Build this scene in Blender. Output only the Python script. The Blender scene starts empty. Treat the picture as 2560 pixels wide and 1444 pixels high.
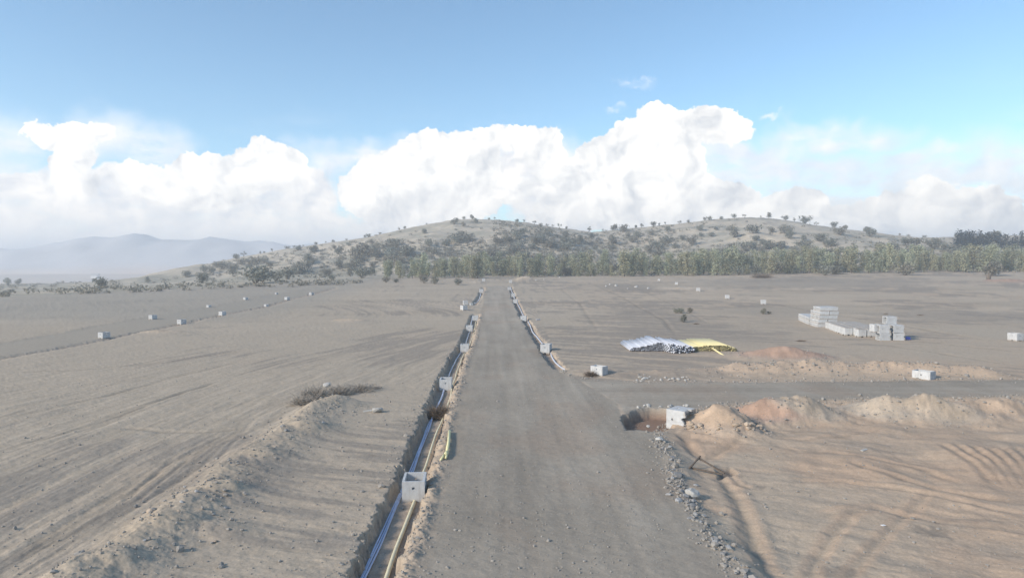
import bpy, bmesh, math, random
import numpy as np
from mathutils import Vector, Matrix
from mathutils.geometry import tessellate_polygon

random.seed(7)
RNG = np.random.default_rng(11)
SC = bpy.context.scene
COL = SC.collection

# ------------------------------------------------------------------ camera
CAM_H = 8.0
FOC = 1730.0                       # focal length in pixels of the 2560 px wide photograph
PITCH = math.atan(62.0 / FOC)
cam_d = bpy.data.cameras.new('camera')
cam = bpy.data.objects.new('camera', cam_d)
COL.objects.link(cam)
cam.location = (0, 0, CAM_H)
cam.rotation_euler = (math.pi / 2 - PITCH, 0, 0)
cam_d.sensor_width = 36.0
cam_d.lens = FOC / 2560.0 * 36.0
cam_d.clip_start = 0.1
cam_d.clip_end = 30000
SC.camera = cam

# ------------------------------------------------------------------ light, exposure
SUN_EL = math.radians(27)
SUN_AZ = math.radians(-120)        # from +Y towards +X: the sun stands left and a little behind the camera
SUN_DIR = Vector((math.sin(SUN_AZ) * math.cos(SUN_EL), math.cos(SUN_AZ) * math.cos(SUN_EL), math.sin(SUN_EL)))
sl = bpy.data.lights.new('sun', 'SUN')
sl.energy = 1.5
sl.angle = math.radians(10)
sl.color = (1.0, 0.88, 0.74)
so = bpy.data.objects.new('sun', sl)
COL.objects.link(so)
so.rotation_euler = SUN_DIR.to_track_quat('Z', 'Y').to_euler()
SC.view_settings.view_transform = 'Standard'
SC.view_settings.look = 'None'
SC.view_settings.exposure = 1.70
SC.view_settings.gamma = 1
SC.view_settings.use_curve_mapping = False
SC.cycles.use_denoising = True
SC.cycles.max_bounces = 5
SC.cycles.diffuse_bounces = 3
SC.cycles.volume_bounces = 1
SC.cycles.volume_step_rate = 4
SC.cycles.use_adaptive_sampling = True

SKY_STRENGTH = 0.064
CLOUD_LIGHT = 0.40
HAZE_DENSITY = 8.6e-4


def ray(px, py):
    c, s = math.cos(PITCH), math.sin(PITCH)
    u = (722.0 - py)
    return ((px - 1280.0), FOC * c + u * s, -FOC * s + u * c)


# ------------------------------------------------------------------ world: Nishita sky and clouds by direction
class NT:
    def __init__(self, tree):
        self.t = tree

    def n(self, kind, **kw):
        nd = self.t.nodes.new(kind)
        for k, v in kw.items():
            setattr(nd, k, v)
        return nd

    def put(self, sock, v):
        if isinstance(v, bpy.types.NodeSocket):
            self.t.links.new(v, sock)
        elif v is not None:
            sock.default_value = v

    def m(self, op, a, b=None, c=None, clamp=False):
        nd = self.n('ShaderNodeMath', operation=op, use_clamp=clamp)
        self.put(nd.inputs[0], a)
        if b is not None: self.put(nd.inputs[1], b)
        if c is not None: self.put(nd.inputs[2], c)
        return nd.outputs[0]

    def v(self, op, a, b=None, c=None):
        nd = self.n('ShaderNodeVectorMath', operation=op)
        self.put(nd.inputs[0], a)
        if b is not None: self.put(nd.inputs[1], b)
        if c is not None: self.put(nd.inputs[2], c)
        return nd.outputs['Value'] if op in ('LENGTH', 'DOT_PRODUCT') else nd.outputs[0]

    def noise(self, vec, scale, detail=4.0, rough=0.55, dim='3D', out=0):
        nd = self.n('ShaderNodeTexNoise', noise_dimensions=dim)
        if vec is not None: self.put(nd.inputs['Vector'], vec)
        nd.inputs['Scale'].default_value = scale
        nd.inputs['Detail'].default_value = detail
        nd.inputs['Roughness'].default_value = rough
        return nd.outputs[out]

    def ramp(self, x, lo, hi, a=0.0, b=1.0):
        nd = self.n('ShaderNodeMapRange', interpolation_type='SMOOTHSTEP', clamp=True)
        self.put(nd.inputs[0], x)
        nd.inputs[1].default_value = lo; nd.inputs[2].default_value = hi
        nd.inputs[3].default_value = a; nd.inputs[4].default_value = b
        return nd.outputs[0]

    def mix(self, f, a, b, blend='MIX'):
        nd = self.n('ShaderNodeMix', data_type='RGBA', blend_type=blend)
        self.put(nd.inputs[0], f)
        self.put(nd.inputs[6], a); self.put(nd.inputs[7], b)
        return nd.outputs[2]


CRISP = [(115,332,38,22),(160,345,50,28),(212,338,34,24),(195,385,38,45),(185,430,40,42),(195,465,55,30),
 (345,445,25,15),(420,470,90,40),(500,440,60,45),(560,420,40,35),(590,405,30,22),(655,385,48,40),(690,410,55,50),
 (600,440,70,45),(520,475,80,40),(660,440,50,35),
 (925,480,62,62),(890,490,25,20),(980,425,70,45),(1050,400,80,55),(1110,370,75,45),(1170,370,70,42),(1100,450,170,100),
 (1050,520,150,80),(1170,470,80,90),(1240,355,35,28),(1290,350,40,25),(1345,365,65,48),(1390,410,28,40),(1370,440,35,60),
 (1240,480,60,40),(1290,470,45,25),
 (1640,315,60,45),(1590,350,75,50),(1530,380,60,50),(1500,420,80,60),(1450,490,55,60),(1420,545,80,50),(1560,460,150,100),
 (1650,400,110,110),(1720,330,55,45),(1755,305,40,32),(1800,320,50,38),(1835,310,22,18),(1700,440,55,70),(1600,530,160,60),
 (1760,500,60,45),(1830,500,45,35),(1970,515,70,38),(2030,530,45,40),(1900,550,140,40),
 (2320,490,50,40),(2260,510,60,35),(2180,530,60,35),(2130,550,50,40),(2290,550,150,50),(2420,500,50,35),(2470,500,30,35),(2420,550,100,60)]
BANK = [(430,505,190,60),(640,480,130,62),(180,500,130,50),(100,520,220,70),(320,540,260,75),(620,550,200,75),(60,585,140,40),(30,470,60,30),
 (760,475,80,60),(780,570,110,50),(900,590,120,40),(1400,480,140,90),(1290,440,75,60),(1700,550,160,45),(1950,570,200,30),(2300,580,260,28)]
SOFT = [(380,385,50,32),(15,370,35,35),(255,360,45,30),(825,395,45,22),(915,375,65,22),(1000,570,220,40),(1400,420,120,60),(1880,420,120,60),(2000,470,160,60),
 (1860,370,80,22),(2050,335,90,20),(2150,345,60,16),(2060,420,80,22),(2250,400,120,18),(2420,410,140,28),(2480,490,150,90),
 (2200,470,150,45),(1860,352,60,10)]


def build_world():
    w = bpy.data.worlds.new('World')
    SC.world = w
    w.use_nodes = True
    t = w.node_tree
    t.nodes.clear()
    N = NT(t)
    sky = N.n('ShaderNodeTexSky', sky_type='NISHITA')
    sky.sun_disc = False
    sky.sun_elevation = SUN_EL
    sky.sun_rotation = SUN_AZ
    sky.altitude = 1400
    sky.air_density = 1.0
    sky.dust_density = 0.0
    sky.ozone_density = 0.7
    bg = N.n('ShaderNodeBackground')
    N.put(bg.inputs[0], N.mix(1.0, sky.outputs[0], (.80, .975, 1.0, 1), 'MULTIPLY'))
    bg.inputs[1].default_value = SKY_STRENGTH
    tc = N.n('ShaderNodeTexCoord')
    sp = N.n('ShaderNodeSeparateXYZ')
    t.links.new(tc.outputs['Generated'], sp.inputs[0])
    az = N.m('ARCTAN2', sp.outputs[0], sp.outputs[1])
    el = N.m('ARCSINE', sp.outputs[2])
    cb = N.n('ShaderNodeCombineXYZ')
    N.put(cb.inputs[0], az); N.put(cb.inputs[1], el)
    P0 = cb.outputs[0]
    # billowing outline: two sizes of noise push the look-up about
    n1 = N.noise(P0, 13, 3, 0.55, out=1)
    n2 = N.noise(P0, 55, 5, 0.6, out=1)
    w1 = N.v('MULTIPLY_ADD', n1, (.075, .055, 0), (-.0375, -.0275, 0))
    w2 = N.v('MULTIPLY_ADD', n2, (.022, .019, 0), (-.011, -.0095, 0))
    n3 = N.noise(P0, 170, 4, 0.6, out=1)
    w3 = N.v('MULTIPLY_ADD', n3, (.012, .010, 0), (-.006, -.005, 0))
    P = N.v('ADD', N.v('ADD', N.v('ADD', P0, w1), w2), w3)
    Ps = N.v('ADD', P0, N.v('SCALE', w1))
    Ps.node.inputs[1].links[0].from_node.inputs['Scale'].default_value = 1.6

    def field(blobs, P, k):
        acc = None
        for (cx, cy, rx, ry) in blobs:
            x, y, z = ray(cx, cy)
            a = math.atan2(x, y); e = math.atan2(z, math.hypot(x, y))
            ix, iy = FOC / rx, FOC / ry
            l = N.v('LENGTH', N.v('MULTIPLY_ADD', P, (ix, iy, 0), (-a * ix, -e * iy, 0)))
            r = (rx + ry) / 2 / FOC
            d = N.m('MULTIPLY_ADD', l, r, -r)
            if acc is None:
                acc = d
            else:
                nd = N.n('ShaderNodeMath', operation='SMOOTH_MIN')
                N.put(nd.inputs[0], acc); N.put(nd.inputs[1], d); nd.inputs[2].default_value = k
                acc = nd.outputs[0]
        return acc

    FA = field(CRISP, P, .004)
    FB = field(SOFT, Ps, .02)
    FK = field(BANK, P, .010)
    # billow relief: noise at the point minus noise a step towards the light
    Pw = N.v('ADD', P0, w1)
    ra = N.m('SUBTRACT', N.noise(Pw, 15, 3, 0.5), N.noise(N.v('ADD', Pw, (-.020, .018, 0)), 15, 3, 0.5))
    rb = N.m('SUBTRACT', N.noise(Pw, 42, 5, 0.6), N.noise(N.v('ADD', Pw, (-.007, .006, 0)), 42, 5, 0.6))
    rel = N.m('ADD', N.m('MULTIPLY', ra, .8), N.m('MULTIPLY', rb, .45))
    aA = N.ramp(FA, .0044, .0018)
    wisp = N.noise(N.v('MULTIPLY', P0, (1, 2.2, 1)), 16, 6, 0.62)
    aB = N.m('MULTIPLY', N.ramp(FB, .045, -.02), N.ramp(wisp, .28, .58, .45, 1.0))
    aB = N.m('MULTIPLY', aB, .92)
    aK = N.m('MULTIPLY', N.ramp(FK, .016, -.004), N.ramp(wisp, .25, .5, .8, 1.0))
    FW = field([(1583, 206, 52, 15), (1540, 271, 26, 8), (1930, 290, 40, 8)], P, .004)
    aW = N.m('MULTIPLY', N.ramp(FW, .004, -.012), N.ramp(wisp, .40, .62, .1, .75))
    # elsewhere round the sky: the same kind of broken cumulus bank low over the horizon
    bank = N.noise(N.v('MULTIPLY', tc.outputs['Generated'], (1, 1, 2.4)), 3.2, 8, 0.58)
    out = N.ramp(N.m('ABSOLUTE', az), .74, .95)
    env = N.m('MULTIPLY', N.ramp(el, -.02, .04), N.ramp(el, .30, .12))
    aC = N.m('MULTIPLY', N.m('MULTIPLY', N.ramp(bank, .44, .56), out), env)
    # thin high wisps
    hz = N.noise(N.v('MULTIPLY', P0, (1.0, 3.4, 1)), 5.5, 7, 0.62)
    aH = N.m('MULTIPLY', N.ramp(hz, .50, .80), N.ramp(el, .26, .05, 0.0, .5))
    # cloud light: sunlit white with grey-blue hollows, warmer and greyer low down
    deep = N.ramp(FA, .002, -.035)
    shadeA = N.m('ADD', N.m('MULTIPLY_ADD', rel, 2.9, .60), N.m('MULTIPLY', deep, .16))
    shadeA = N.m('SUBTRACT', shadeA, N.ramp(el, .07, .02, 0, .10), clamp=True)
    cA = N.mix(shadeA, (.62, .64, .67, 1), (1.17, 1.12, 1.04, 1))
    cA = N.mix(N.ramp(el, .13, .05, 0, .6), cA, N.mix(shadeA, (.72, .70, .69, 1), (1.28, 1.18, 1.05, 1)))
    shadeB = N.m('MULTIPLY_ADD', rel, 2.2, .50, clamp=True)
    cB = N.mix(shadeB, (.70, .76, .84, 1), (1.02, .98, .94, 1))
    cB = N.mix(N.ramp(el, .10, .03, 0, .45), cB, (1.02, .95, .87, 1))
    shadeC = N.m('MULTIPLY_ADD', rel, 2.2, .6, clamp=True)
    cC = N.mix(shadeC, (.60, .66, .76, 1), (1.05, 1.0, .94, 1))
    col = N.mix(aB, (.88, .92, .98, 1), cB)
    col = N.mix(aC, col, cC)
    shadeK = N.m('ADD', N.m('MULTIPLY_ADD', rel, 3.2, .42), N.m('MULTIPLY', N.ramp(wisp, .35, .65), .30), clamp=True)
    cK = N.mix(shadeK, (.70, .72, .76, 1), (1.14, 1.07, .98, 1))
    cK = N.mix(N.ramp(el, .09, .03, 0, .5), cK, (1.08, 1.0, .90, 1))
    col = N.mix(aK, col, cK)
    col = N.mix(aA, col, cA)
    cover = N.m('MAXIMUM', N.m('MAXIMUM', N.m('MAXIMUM', aA, aK), aB), N.m('MAXIMUM', N.m('MAXIMUM', aC, aW), aH))
    bc = N.n('ShaderNodeBackground')
    N.put(bc.inputs[0], col)
    bc.inputs[1].default_value = CLOUD_LIGHT
    mx = N.n('ShaderNodeMixShader')
    N.put(mx.inputs[0], cover)
    t.links.new(bg.outputs[0], mx.inputs[1]); t.links.new(bc.outputs[0], mx.inputs[2])
    o = N.n('ShaderNodeOutputWorld')
    t.links.new(mx.outputs[0], o.inputs[0])


build_world()

# ------------------------------------------------------------------ helpers: numpy noise, shapes, objects
_T = RNG.random((256, 256))


def vnoise(x, y, seed=0):
    x = np.asarray(x, float) + seed * 17.31; y = np.asarray(y, float) + seed * 9.73
    xi = np.floor(x).astype(np.int64); yi = np.floor(y).astype(np.int64)
    fx = x - xi; fy = y - yi
    fx = fx * fx * fx * (fx * (fx * 6 - 15) + 10); fy = fy * fy * fy * (fy * (fy * 6 - 15) + 10)
    x0 = xi & 255; x1 = (xi + 1) & 255; y0 = yi & 255; y1 = (yi + 1) & 255
    a = _T[x0, y0]; b = _T[x1, y0]; c = _T[x0, y1]; d = _T[x1, y1]
    return (a + (b - a) * fx) + ((c + (d - c) * fx) - (a + (b - a) * fx)) * fy - .5


def fbm(x, y, oct=4, gain=.5, seed=0):
    s = 0; a = 1.0; f = 1.0
    for i in range(oct):
        s = s + a * vnoise(x * f, y * f, seed + i * 3)
        a *= gain; f *= 2.03
    return s


def ss(a, b, x):
    t = np.clip((x - a) / (b - a), 0, 1)
    return t * t * (3 - 2 * t)


def pl_dist(x, y, pts):
    """distance to a polyline, position along it (0..1) and side (+ = right of it)"""
    best = np.full(np.shape(x), 1e9); al = np.zeros(np.shape(x)); side = np.ones(np.shape(x))
    L = [0]
    for (p, q) in zip(pts[:-1], pts[1:]):
        L.append(L[-1] + math.hypot(q[0] - p[0], q[1] - p[1]))
    for i, (p, q) in enumerate(zip(pts[:-1], pts[1:])):
        dx, dy = q[0] - p[0], q[1] - p[1]
        l2 = dx * dx + dy * dy + 1e-12
        t = np.clip(((x - p[0]) * dx + (y - p[1]) * dy) / l2, 0, 1)
        ex = x - (p[0] + t * dx); ey = y - (p[1] + t * dy)
        d = np.hypot(ex, ey)
        m = d < best
        best = np.where(m, d, best)
        al = np.where(m, (L[i] + t * (L[i + 1] - L[i])) / L[-1], al)
        side = np.where(m, np.sign(dy * (x - p[0]) - dx * (y - p[1])), side)
    return best, al, side


def poly_sd(x, y, pts):
    """signed distance to a polygon, negative inside"""
    d, _, _ = pl_dist(x, y, list(pts) + [pts[0]])
    ins = np.zeros(np.shape(x), bool)
    n = len(pts)
    for i in range(n):
        x0, y0 = pts[i]; x1, y1 = pts[(i + 1) % n]
        c = (y0 > y) != (y1 > y)
        ins ^= c & (x < (x1 - x0) * (y - y0) / (y1 - y0 + 1e-12) + x0)
    return np.where(ins, -d, d)


def tag(o, label=None, cat=None, group=None, kind=None):
    if label: o['label'] = label
    if cat: o['category'] = cat
    if group: o['group'] = group
    if kind: o['kind'] = kind
    return o


def link(name, mesh, parent=None, loc=None):
    o = bpy.data.objects.new(name, mesh)
    COL.objects.link(o)
    if parent is not None: o.parent = parent
    if loc is not None: o.location = loc
    return o


def empty(name, loc, rot=(0, 0, 0)):
    o = bpy.data.objects.new(name, None)
    COL.objects.link(o)
    o.location = loc; o.rotation_euler = rot
    o.empty_display_size = .3
    return o


def mesh(name, V, F, mat, smooth=False):
    me = bpy.data.meshes.new(name)
    me.from_pydata([tuple(v) for v in V], [], [tuple(f) for f in F])
    if mat: me.materials.append(mat)
    if smooth: me.shade_smooth()
    return me


def mesh_np(name, V, Q, mat, col=None, smooth=True, colname='soil'):
    """fast mesh from arrays; Q is (n,3) or (n,4)"""
    V = np.ascontiguousarray(V, np.float32); Q = np.ascontiguousarray(Q, np.int32)
    n, k = Q.shape
    me = bpy.data.meshes.new(name)
    me.vertices.add(len(V)); me.vertices.foreach_set('co', V.ravel())
    me.loops.add(n * k); me.loops.foreach_set('vertex_index', Q.ravel())
    me.polygons.add(n); me.polygons.foreach_set('loop_start', np.arange(0, n * k, k, dtype=np.int32))
    me.update(calc_edges=True)
    me.polygons.foreach_set('use_smooth', np.full(n, smooth))
    if col is not None:
        a = me.attributes.new(colname, 'FLOAT_COLOR', 'POINT')
        c = np.ones((len(V), 4), np.float32); c[:, :3] = col
        a.data.foreach_set('color', c.ravel())
    if mat: me.materials.append(mat)
    return me


# ------------------------------------------------------------------ materials
def new_mat(name):
    m = bpy.data.materials.new(name)
    m.use_nodes = True
    t = m.node_tree
    b = t.nodes['Principled BSDF']
    b.inputs['Specular IOR Level'].default_value = .15
    b.inputs['Roughness'].default_value = .9
    return m, NT(t), b


def soil_mat(name, speckle=.14, bump=.35, fine=14.0):
    m, N, b = new_mat(name)
    at = N.n('ShaderNodeAttribute', attribute_name='soil')
    tc = N.n('ShaderNodeTexCoord')
    ob = tc.outputs['Object']
    a = N.noise(ob, fine, 5, .65)
    c = N.noise(ob, 2.3, 5, .6)
    f = N.m('ADD', N.ramp(a, .25, .75, 1 - speckle, 1 + speckle), N.m('MULTIPLY_ADD', c, .36, -.18))
    sc = N.v('SCALE', at.outputs['Color'])
    N.put(sc.node.inputs['Scale'], f)
    # scattered pale grit
    vo = N.n('ShaderNodeTexVoronoi', feature='F1')
    N.put(vo.inputs['Vector'], ob); vo.inputs['Scale'].default_value = 5.5
    near = N.ramp(vo.outputs['Distance'], .16, .10)
    pick = N.m('GREATER_THAN', N.m('FRACT', N.m('MULTIPLY', N.v('DOT_PRODUCT', vo.outputs['Color'], (3.1, 5.7, 1.3)), 1.0)), .80)
    colr = N.mix(N.m('MULTIPLY', N.m('MULTIPLY', near, pick), .55), sc, (.40, .37, .33, 1))
    N.put(b.inputs['Base Color'], colr)
    bm = N.n('ShaderNodeBump')
    bm.inputs['Strength'].default_value = bump
    bm.inputs['Distance'].default_value = .06
    h = N.m('ADD', N.noise(ob, 5, 6, .7), N.m('MULTIPLY', N.m('MULTIPLY', near, pick), .3))
    N.put(bm.inputs['Height'], h)
    N.t.links.new(bm.outputs[0], b.inputs['Normal'])
    b.inputs['Roughness'].default_value = 1.0
    b.inputs['Specular IOR Level'].default_value = .05
    return m


def plain_mat(name, base, var=.12, scale=6.0, rough=.85, spec=.2, stain=None, island=False, obj_rand=0.0, bump=0.0):
    m, N, b = new_mat(name)
    tc = N.n('ShaderNodeTexCoord')
    n = N.noise(tc.outputs['Object'], scale, 5, .6)
    f = N.ramp(n, .25, .75, 1 - var, 1 + var)
    if obj_rand:
        oi = N.n('ShaderNodeObjectInfo')
        f = N.m('MULTIPLY', f, N.m('MULTIPLY_ADD', oi.outputs['Random'], 2 * obj_rand, 1 - obj_rand))
    if island:
        g = N.n('ShaderNodeNewGeometry')
        f = N.m('MULTIPLY', f, N.m('MULTIPLY_ADD', g.outputs['Random Per Island'], .20, .90))
    sc = N.v('SCALE', tuple(base))
    N.put(sc.node.inputs['Scale'], f)
    c = sc
    if stain:
        s = N.noise(tc.outputs['Object'], scale * .4, 6, .65)
        c = N.mix(N.ramp(s, .5, .75, 0, .6), sc, (*stain, 1))
    N.put(b.inputs['Base Color'], c)
    b.inputs['Roughness'].default_value = rough
    b.inputs['Specular IOR Level'].default_value = spec
    if bump:
        bm = N.n('ShaderNodeBump'); bm.inputs['Strength'].default_value = bump; bm.inputs['Distance'].default_value = .02
        N.put(bm.inputs['Height'], N.noise(tc.outputs['Object'], scale * 3, 4, .7))
        N.t.links.new(bm.outputs[0], b.inputs['Normal'])
    return m


M = {}
M['soil'] = soil_mat('bare_soil')
M['road'] = soil_mat('compacted_gravel', .12, .32, 20)
M['hill'] = soil_mat('dry_hillside', .12, .4, .5)


def concrete_mat():
    m, N, b = new_mat('precast_concrete')
    tc = N.n('ShaderNodeTexCoord'); ob = tc.outputs['Object']
    oi = N.n('ShaderNodeObjectInfo')
    sp = N.n('ShaderNodeSeparateXYZ'); N.put(sp.inputs[0], ob)
    f = N.m('MULTIPLY', N.ramp(N.noise(ob, 4, 5, .65), .25, .75, .88, 1.1), N.m('MULTIPLY_ADD', oi.outputs['Random'], .16, .92))
    base = N.v('SCALE', (.53, .54, .54)); N.put(base.node.inputs['Scale'], f)
    streak = N.noise(N.v('MULTIPLY', ob, (7, 7, .9)), 1.3, 5, .65)
    c = N.mix(N.ramp(streak, .48, .72, 0, .5), base, (.36, .345, .315, 1))
    mud = N.ramp(N.m('ADD', sp.outputs[2], N.m('MULTIPLY', N.noise(ob, 6, 5, .7), .30)), .36, .14, 0, .85)
    c = N.mix(mud, c, (.33, .28, .225, 1))
    pit = N.ramp(N.noise(ob, 45, 2, .5), .66, .74, 0, .45)
    c = N.mix(pit, c, (.27, .265, .255, 1))
    N.put(b.inputs['Base Color'], c)
    bm = N.n('ShaderNodeBump'); bm.inputs['Strength'].default_value = .25; bm.inputs['Distance'].default_value = .02
    N.put(bm.inputs['Height'], N.noise(ob, 12, 5, .7)); N.t.links.new(bm.outputs[0], b.inputs['Normal'])
    return m


M['concrete'] = concrete_mat()
M['rock'] = plain_mat('grey_rock', (.30, .30, .295), .18, 7, .9, .15, obj_rand=.28, bump=.5)
M['tan_rock'] = plain_mat('tan_rock', (.42, .34, .26), .15, 7, .9, .15, obj_rand=.2, bump=.5)
M['pale_rock'] = plain_mat('pale_rock', (.43, .42, .39), .12, 5, .9, .15, obj_rand=.12, bump=.4)
M['rubble'] = plain_mat('mixed_rubble', (.31, .29, .26), .1, 4, .95, .1, island=True)
M['blue_pipe'] = plain_mat('pale_blue_plastic', (.52, .58, .74), .06, 3, .45, .35, (.34, .34, .36))
M['white_pipe'] = plain_mat('white_plastic', (.56, .59, .65), .06, 3, .5, .35, obj_rand=.06)
M['cream_pipe'] = plain_mat('cream_plastic', (.70, .64, .44), .08, 3, .5, .3, (.40, .35, .25))
M['yellow_pipe'] = plain_mat('yellow_plastic', (.74, .66, .36), .06, 3, .5, .35, obj_rand=.06)
M['pale_pipe'] = plain_mat('sun_bleached_yellow_plastic', (.76, .71, .40), .06, 3, .6, .25)
M['pipe_bore'] = plain_mat('shaded_pipe_bore', (.07, .065, .065), .1, 3, .8, .1)  # near-black base colour paints the shade inside the hollow ends


def leaf_mat(name, base, obj_rand=.15, tr=.3, hue=.5):
    m = plain_mat(name, base, .12, .8, .85, .1, island=True, obj_rand=obj_rand)
    t = m.node_tree; N = NT(t); b = t.nodes['Principled BSDF']
    oi = N.n('ShaderNodeObjectInfo')
    src = b.inputs['Base Color'].links[0].from_socket
    h = N.m('FRACT', N.m('MULTIPLY', oi.outputs['Random'], 7.31))
    N.put(b.inputs['Base Color'], N.mix(N.ramp(h, .2, 1, 0, hue), src, (base[0] * 1.12, base[1] * .93, base[2] * .85, 1)))
    tl = N.n('ShaderNodeBsdfTranslucent')
    t.links.new(b.inputs['Base Color'].links[0].from_socket, tl.inputs[0])
    mx = N.n('ShaderNodeMixShader'); mx.inputs[0].default_value = tr
    t.links.new(b.outputs[0], mx.inputs[1]); t.links.new(tl.outputs[0], mx.inputs[2])
    t.links.new(mx.outputs[0], t.nodes['Material Output'].inputs[0])
    return m


M['leaf_pale'] = leaf_mat('dusty_green_leaf', (.36, .38, .265), .28)
M['leaf_olive'] = leaf_mat('olive_leaf', (.25, .255, .21), .25)
M['leaf_grey'] = leaf_mat('grey_scrub_leaf', (.265, .265, .22))
M['leaf_dark'] = leaf_mat('dark_conifer_leaf', (.045, .058, .058), .1)
M['dry_twig'] = plain_mat('dry_twigs', (.19, .15, .115), .15, 3, .9, .1, island=True)
M['grey_twig'] = plain_mat('grey_dry_twigs', (.40, .36, .31), .15, 3, .9, .1, island=True)
M['bark'] = plain_mat('dry_bark', (.17, .14, .11), .2, 3, .95, .1)
M['wood'] = plain_mat('weathered_timber', (.13, .105, .085), .2, 9, .9, .1)
M['blue_cloth'] = plain_mat('blue_plastic_sheet', (.16, .18, .55), .2, 9, .6, .3)
M['white_wall'] = plain_mat('whitewashed_wall', (.75, .74, .71), .05, .5, .9, .1)

# ------------------------------------------------------------------ terrain: the large forms
CREST = [(250, 716), (380, 702), (520, 674), (600, 643), (700, 626), (800, 610), (900, 595), (1000, 575), (1080, 558), (1150, 547),
         (1250, 549), (1320, 557), (1400, 570), (1480, 580), (1560, 572), (1640, 564), (1720, 556), (1800, 546), (1880, 542), (1960, 549),
         (2040, 563), (2120, 574), (2200, 586), (2300, 594), (2380, 592), (2480, 588), (2560, 588), (2800, 592)]
CY = 430.0
_cx = []; _cz = []
for (px, py) in CREST:
    d = ray(px, py); k = CY / d[1]
    _cx.append(d[0] * k); _cz.append(CAM_H + d[2] * k)
_cx = np.array(_cx); _cz = np.array(_cz)


def flat_px(px, py, z=0.0):
    d = ray(px, py); k = (z - CAM_H) / d[2]
    return (d[0] * k, d[1] * k)


EDGE0 = flat_px(-260, 757)
EDGE1 = (-49.0, 203.0)
EDGE2 = (-20.0, 262.0)


def macro(x, y):
    """site pad, the ridge behind it and the valley falling away on the left"""
    x = np.asarray(x, float); y = np.asarray(y, float)
    r = np.hypot(x, y)
    rise = (4.3 + 1.5 * ss(10, 150, x)) * ss(80, 262, y) * ss(-190, -40, x)
    dx, dy = EDGE1[0] - EDGE0[0], EDGE1[1] - EDGE0[1]
    L = math.hypot(dx, dy)
    beyond = (-(x - EDGE0[0]) * dy + (y - EDGE0[1]) * dx) / L
    beyond = np.maximum(beyond, 0) * ss(60, -60, x)
    z = rise - 2.2 * ss(0, 170, beyond) - 22 * ss(220, 800, beyond) + 15 * ss(550, 1150, beyond)
    zc = np.interp(x, _cx, _cz)
    zc = np.where(x < _cx[0], z, zc)
    zc = np.where(x > _cx[-1], _cz[-1] - 10 * ss(_cx[-1], _cx[-1] + 300, x), zc)
    t = np.clip((y - 262) / (CY - 262), 0, 1)
    lump = fbm(x / 38., y / 38., 4, .5, 5) * 5.0 * np.sin(math.pi * t) ** 1 * ss(-200, -120, x)
    prof = t * t * (3 - 2 * t) * .45 + t ** 1.15 * .55
    up = (zc - z) * prof + lump
    back = ss(CY, 900, y)
    z2 = np.where(y < CY, z + up, zc * (1 - back) + (-28) * back)
    w = ss(_cx[0] - 25, _cx[0] + 40, x)
    return np.where(y > 262, z * (1 - w) + z2 * w, z)


def gp(px, py, dz=0.0):
    """where the sight line of a pixel of the photograph meets the large terrain (+dz)"""
    d = ray(px, py)
    k = np.geomspace(8.0, 2600.0, 5000) / d[1]
    x = d[0] * k; y = d[1] * k; z = CAM_H + d[2] * k
    f = z - macro(x, y) - dz
    i = np.argmax(f < 0)
    if f[i] >= 0: i = len(k) - 1
    if i == 0: return (x[0], y[0])
    a = f[i - 1] / (f[i - 1] - f[i] + 1e-12)
    return (x[i - 1] + a * (x[i] - x[i - 1]), y[i - 1] + a * (y[i] - y[i - 1]))


def gpl(pts, dz=0.0):
    return [gp(p[0], p[1], dz) for p in pts]


# ------------------------------------------------------------------ terrain: what was dug, heaped and driven over
TR_L = gpl([(820, 1640), (868, 1560), (925, 1444), (1003, 1270), (1064, 1100), (1098, 1005), (1115, 958), (1143, 893), (1163, 862), (1180, 812), (1189, 786)])
TR_L2 = gpl([(1186, 760), (1196, 744), (1204, 730), (1210, 718)])
TR_R = gpl([(1275, 716), (1283, 737), (1291, 755), (1305, 787), (1320, 808), (1338, 838), (1364, 873), (1381, 900), (1402, 920)])
TR_F = gpl([(-120, 925), (0, 893), (120, 874), (250, 849), (450, 808), (560, 785), (664, 766), (720, 749), (780, 735), (842, 718)])
TRENCHES = [(TR_L, 1.22, .47, 0), (TR_L2, .8, .4, 1), (TR_R, .95, .42, 2), (TR_F, 1.1, .28, 3)]

VERGE = gpl([(1640, 1080), (1655, 1120), (1680, 1190), (1712, 1250), (1745, 1300), (1795, 1375), (1850, 1444), (1945, 1580)])
SIDE_LOW = gpl([(1640, 1050), (1690, 1030), (1800, 1012), (1950, 1003), (2100, 998), (2300, 994), (2560, 990), (2900, 985)])
FIELD_R = VERGE[::-1] + SIDE_LOW + [(60, 30), (60, 5), (12, 5)]
SIDE_UP = gpl([(1395, 926), (1440, 945), (1520, 953), (1620, 957), (1900, 955), (2200, 952), (2560, 949), (2900, 944)])
MAIN_L = gpl([(935, 1620), (1002, 1444), (1056, 1300), (1092, 1190), (1122, 1070), (1152, 960), (1176, 870), (1196, 800), (1205, 757), (1212, 714)])
MAIN_R = gpl([(1268, 714), (1277, 745), (1296, 785), (1326, 840), (1362, 893), (1395, 926)])
ROAD_MAIN = MAIN_L + MAIN_R + [gp(1440, 945), gp(1545, 1010), gp(1560, 1060)] + VERGE
ROAD_SIDE = SIDE_UP + SIDE_LOW[::-1] + [gp(1560, 1060), gp(1545, 1010), gp(1440, 945)]
FIELD_ROAD = gpl([(-140, 930), (0, 893), (250, 848), (450, 806), (560, 784), (720, 748), (842, 717), (800, 716), (690, 734), (612, 749), (520, 767), (375, 790), (250, 812), (0, 858), (-160, 890)])
PIT = gpl([(1558, 1040), (1580, 1026), (1625, 1021), (1690, 1026), (1680, 1062), (1640, 1076), (1565, 1074)])
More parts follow.
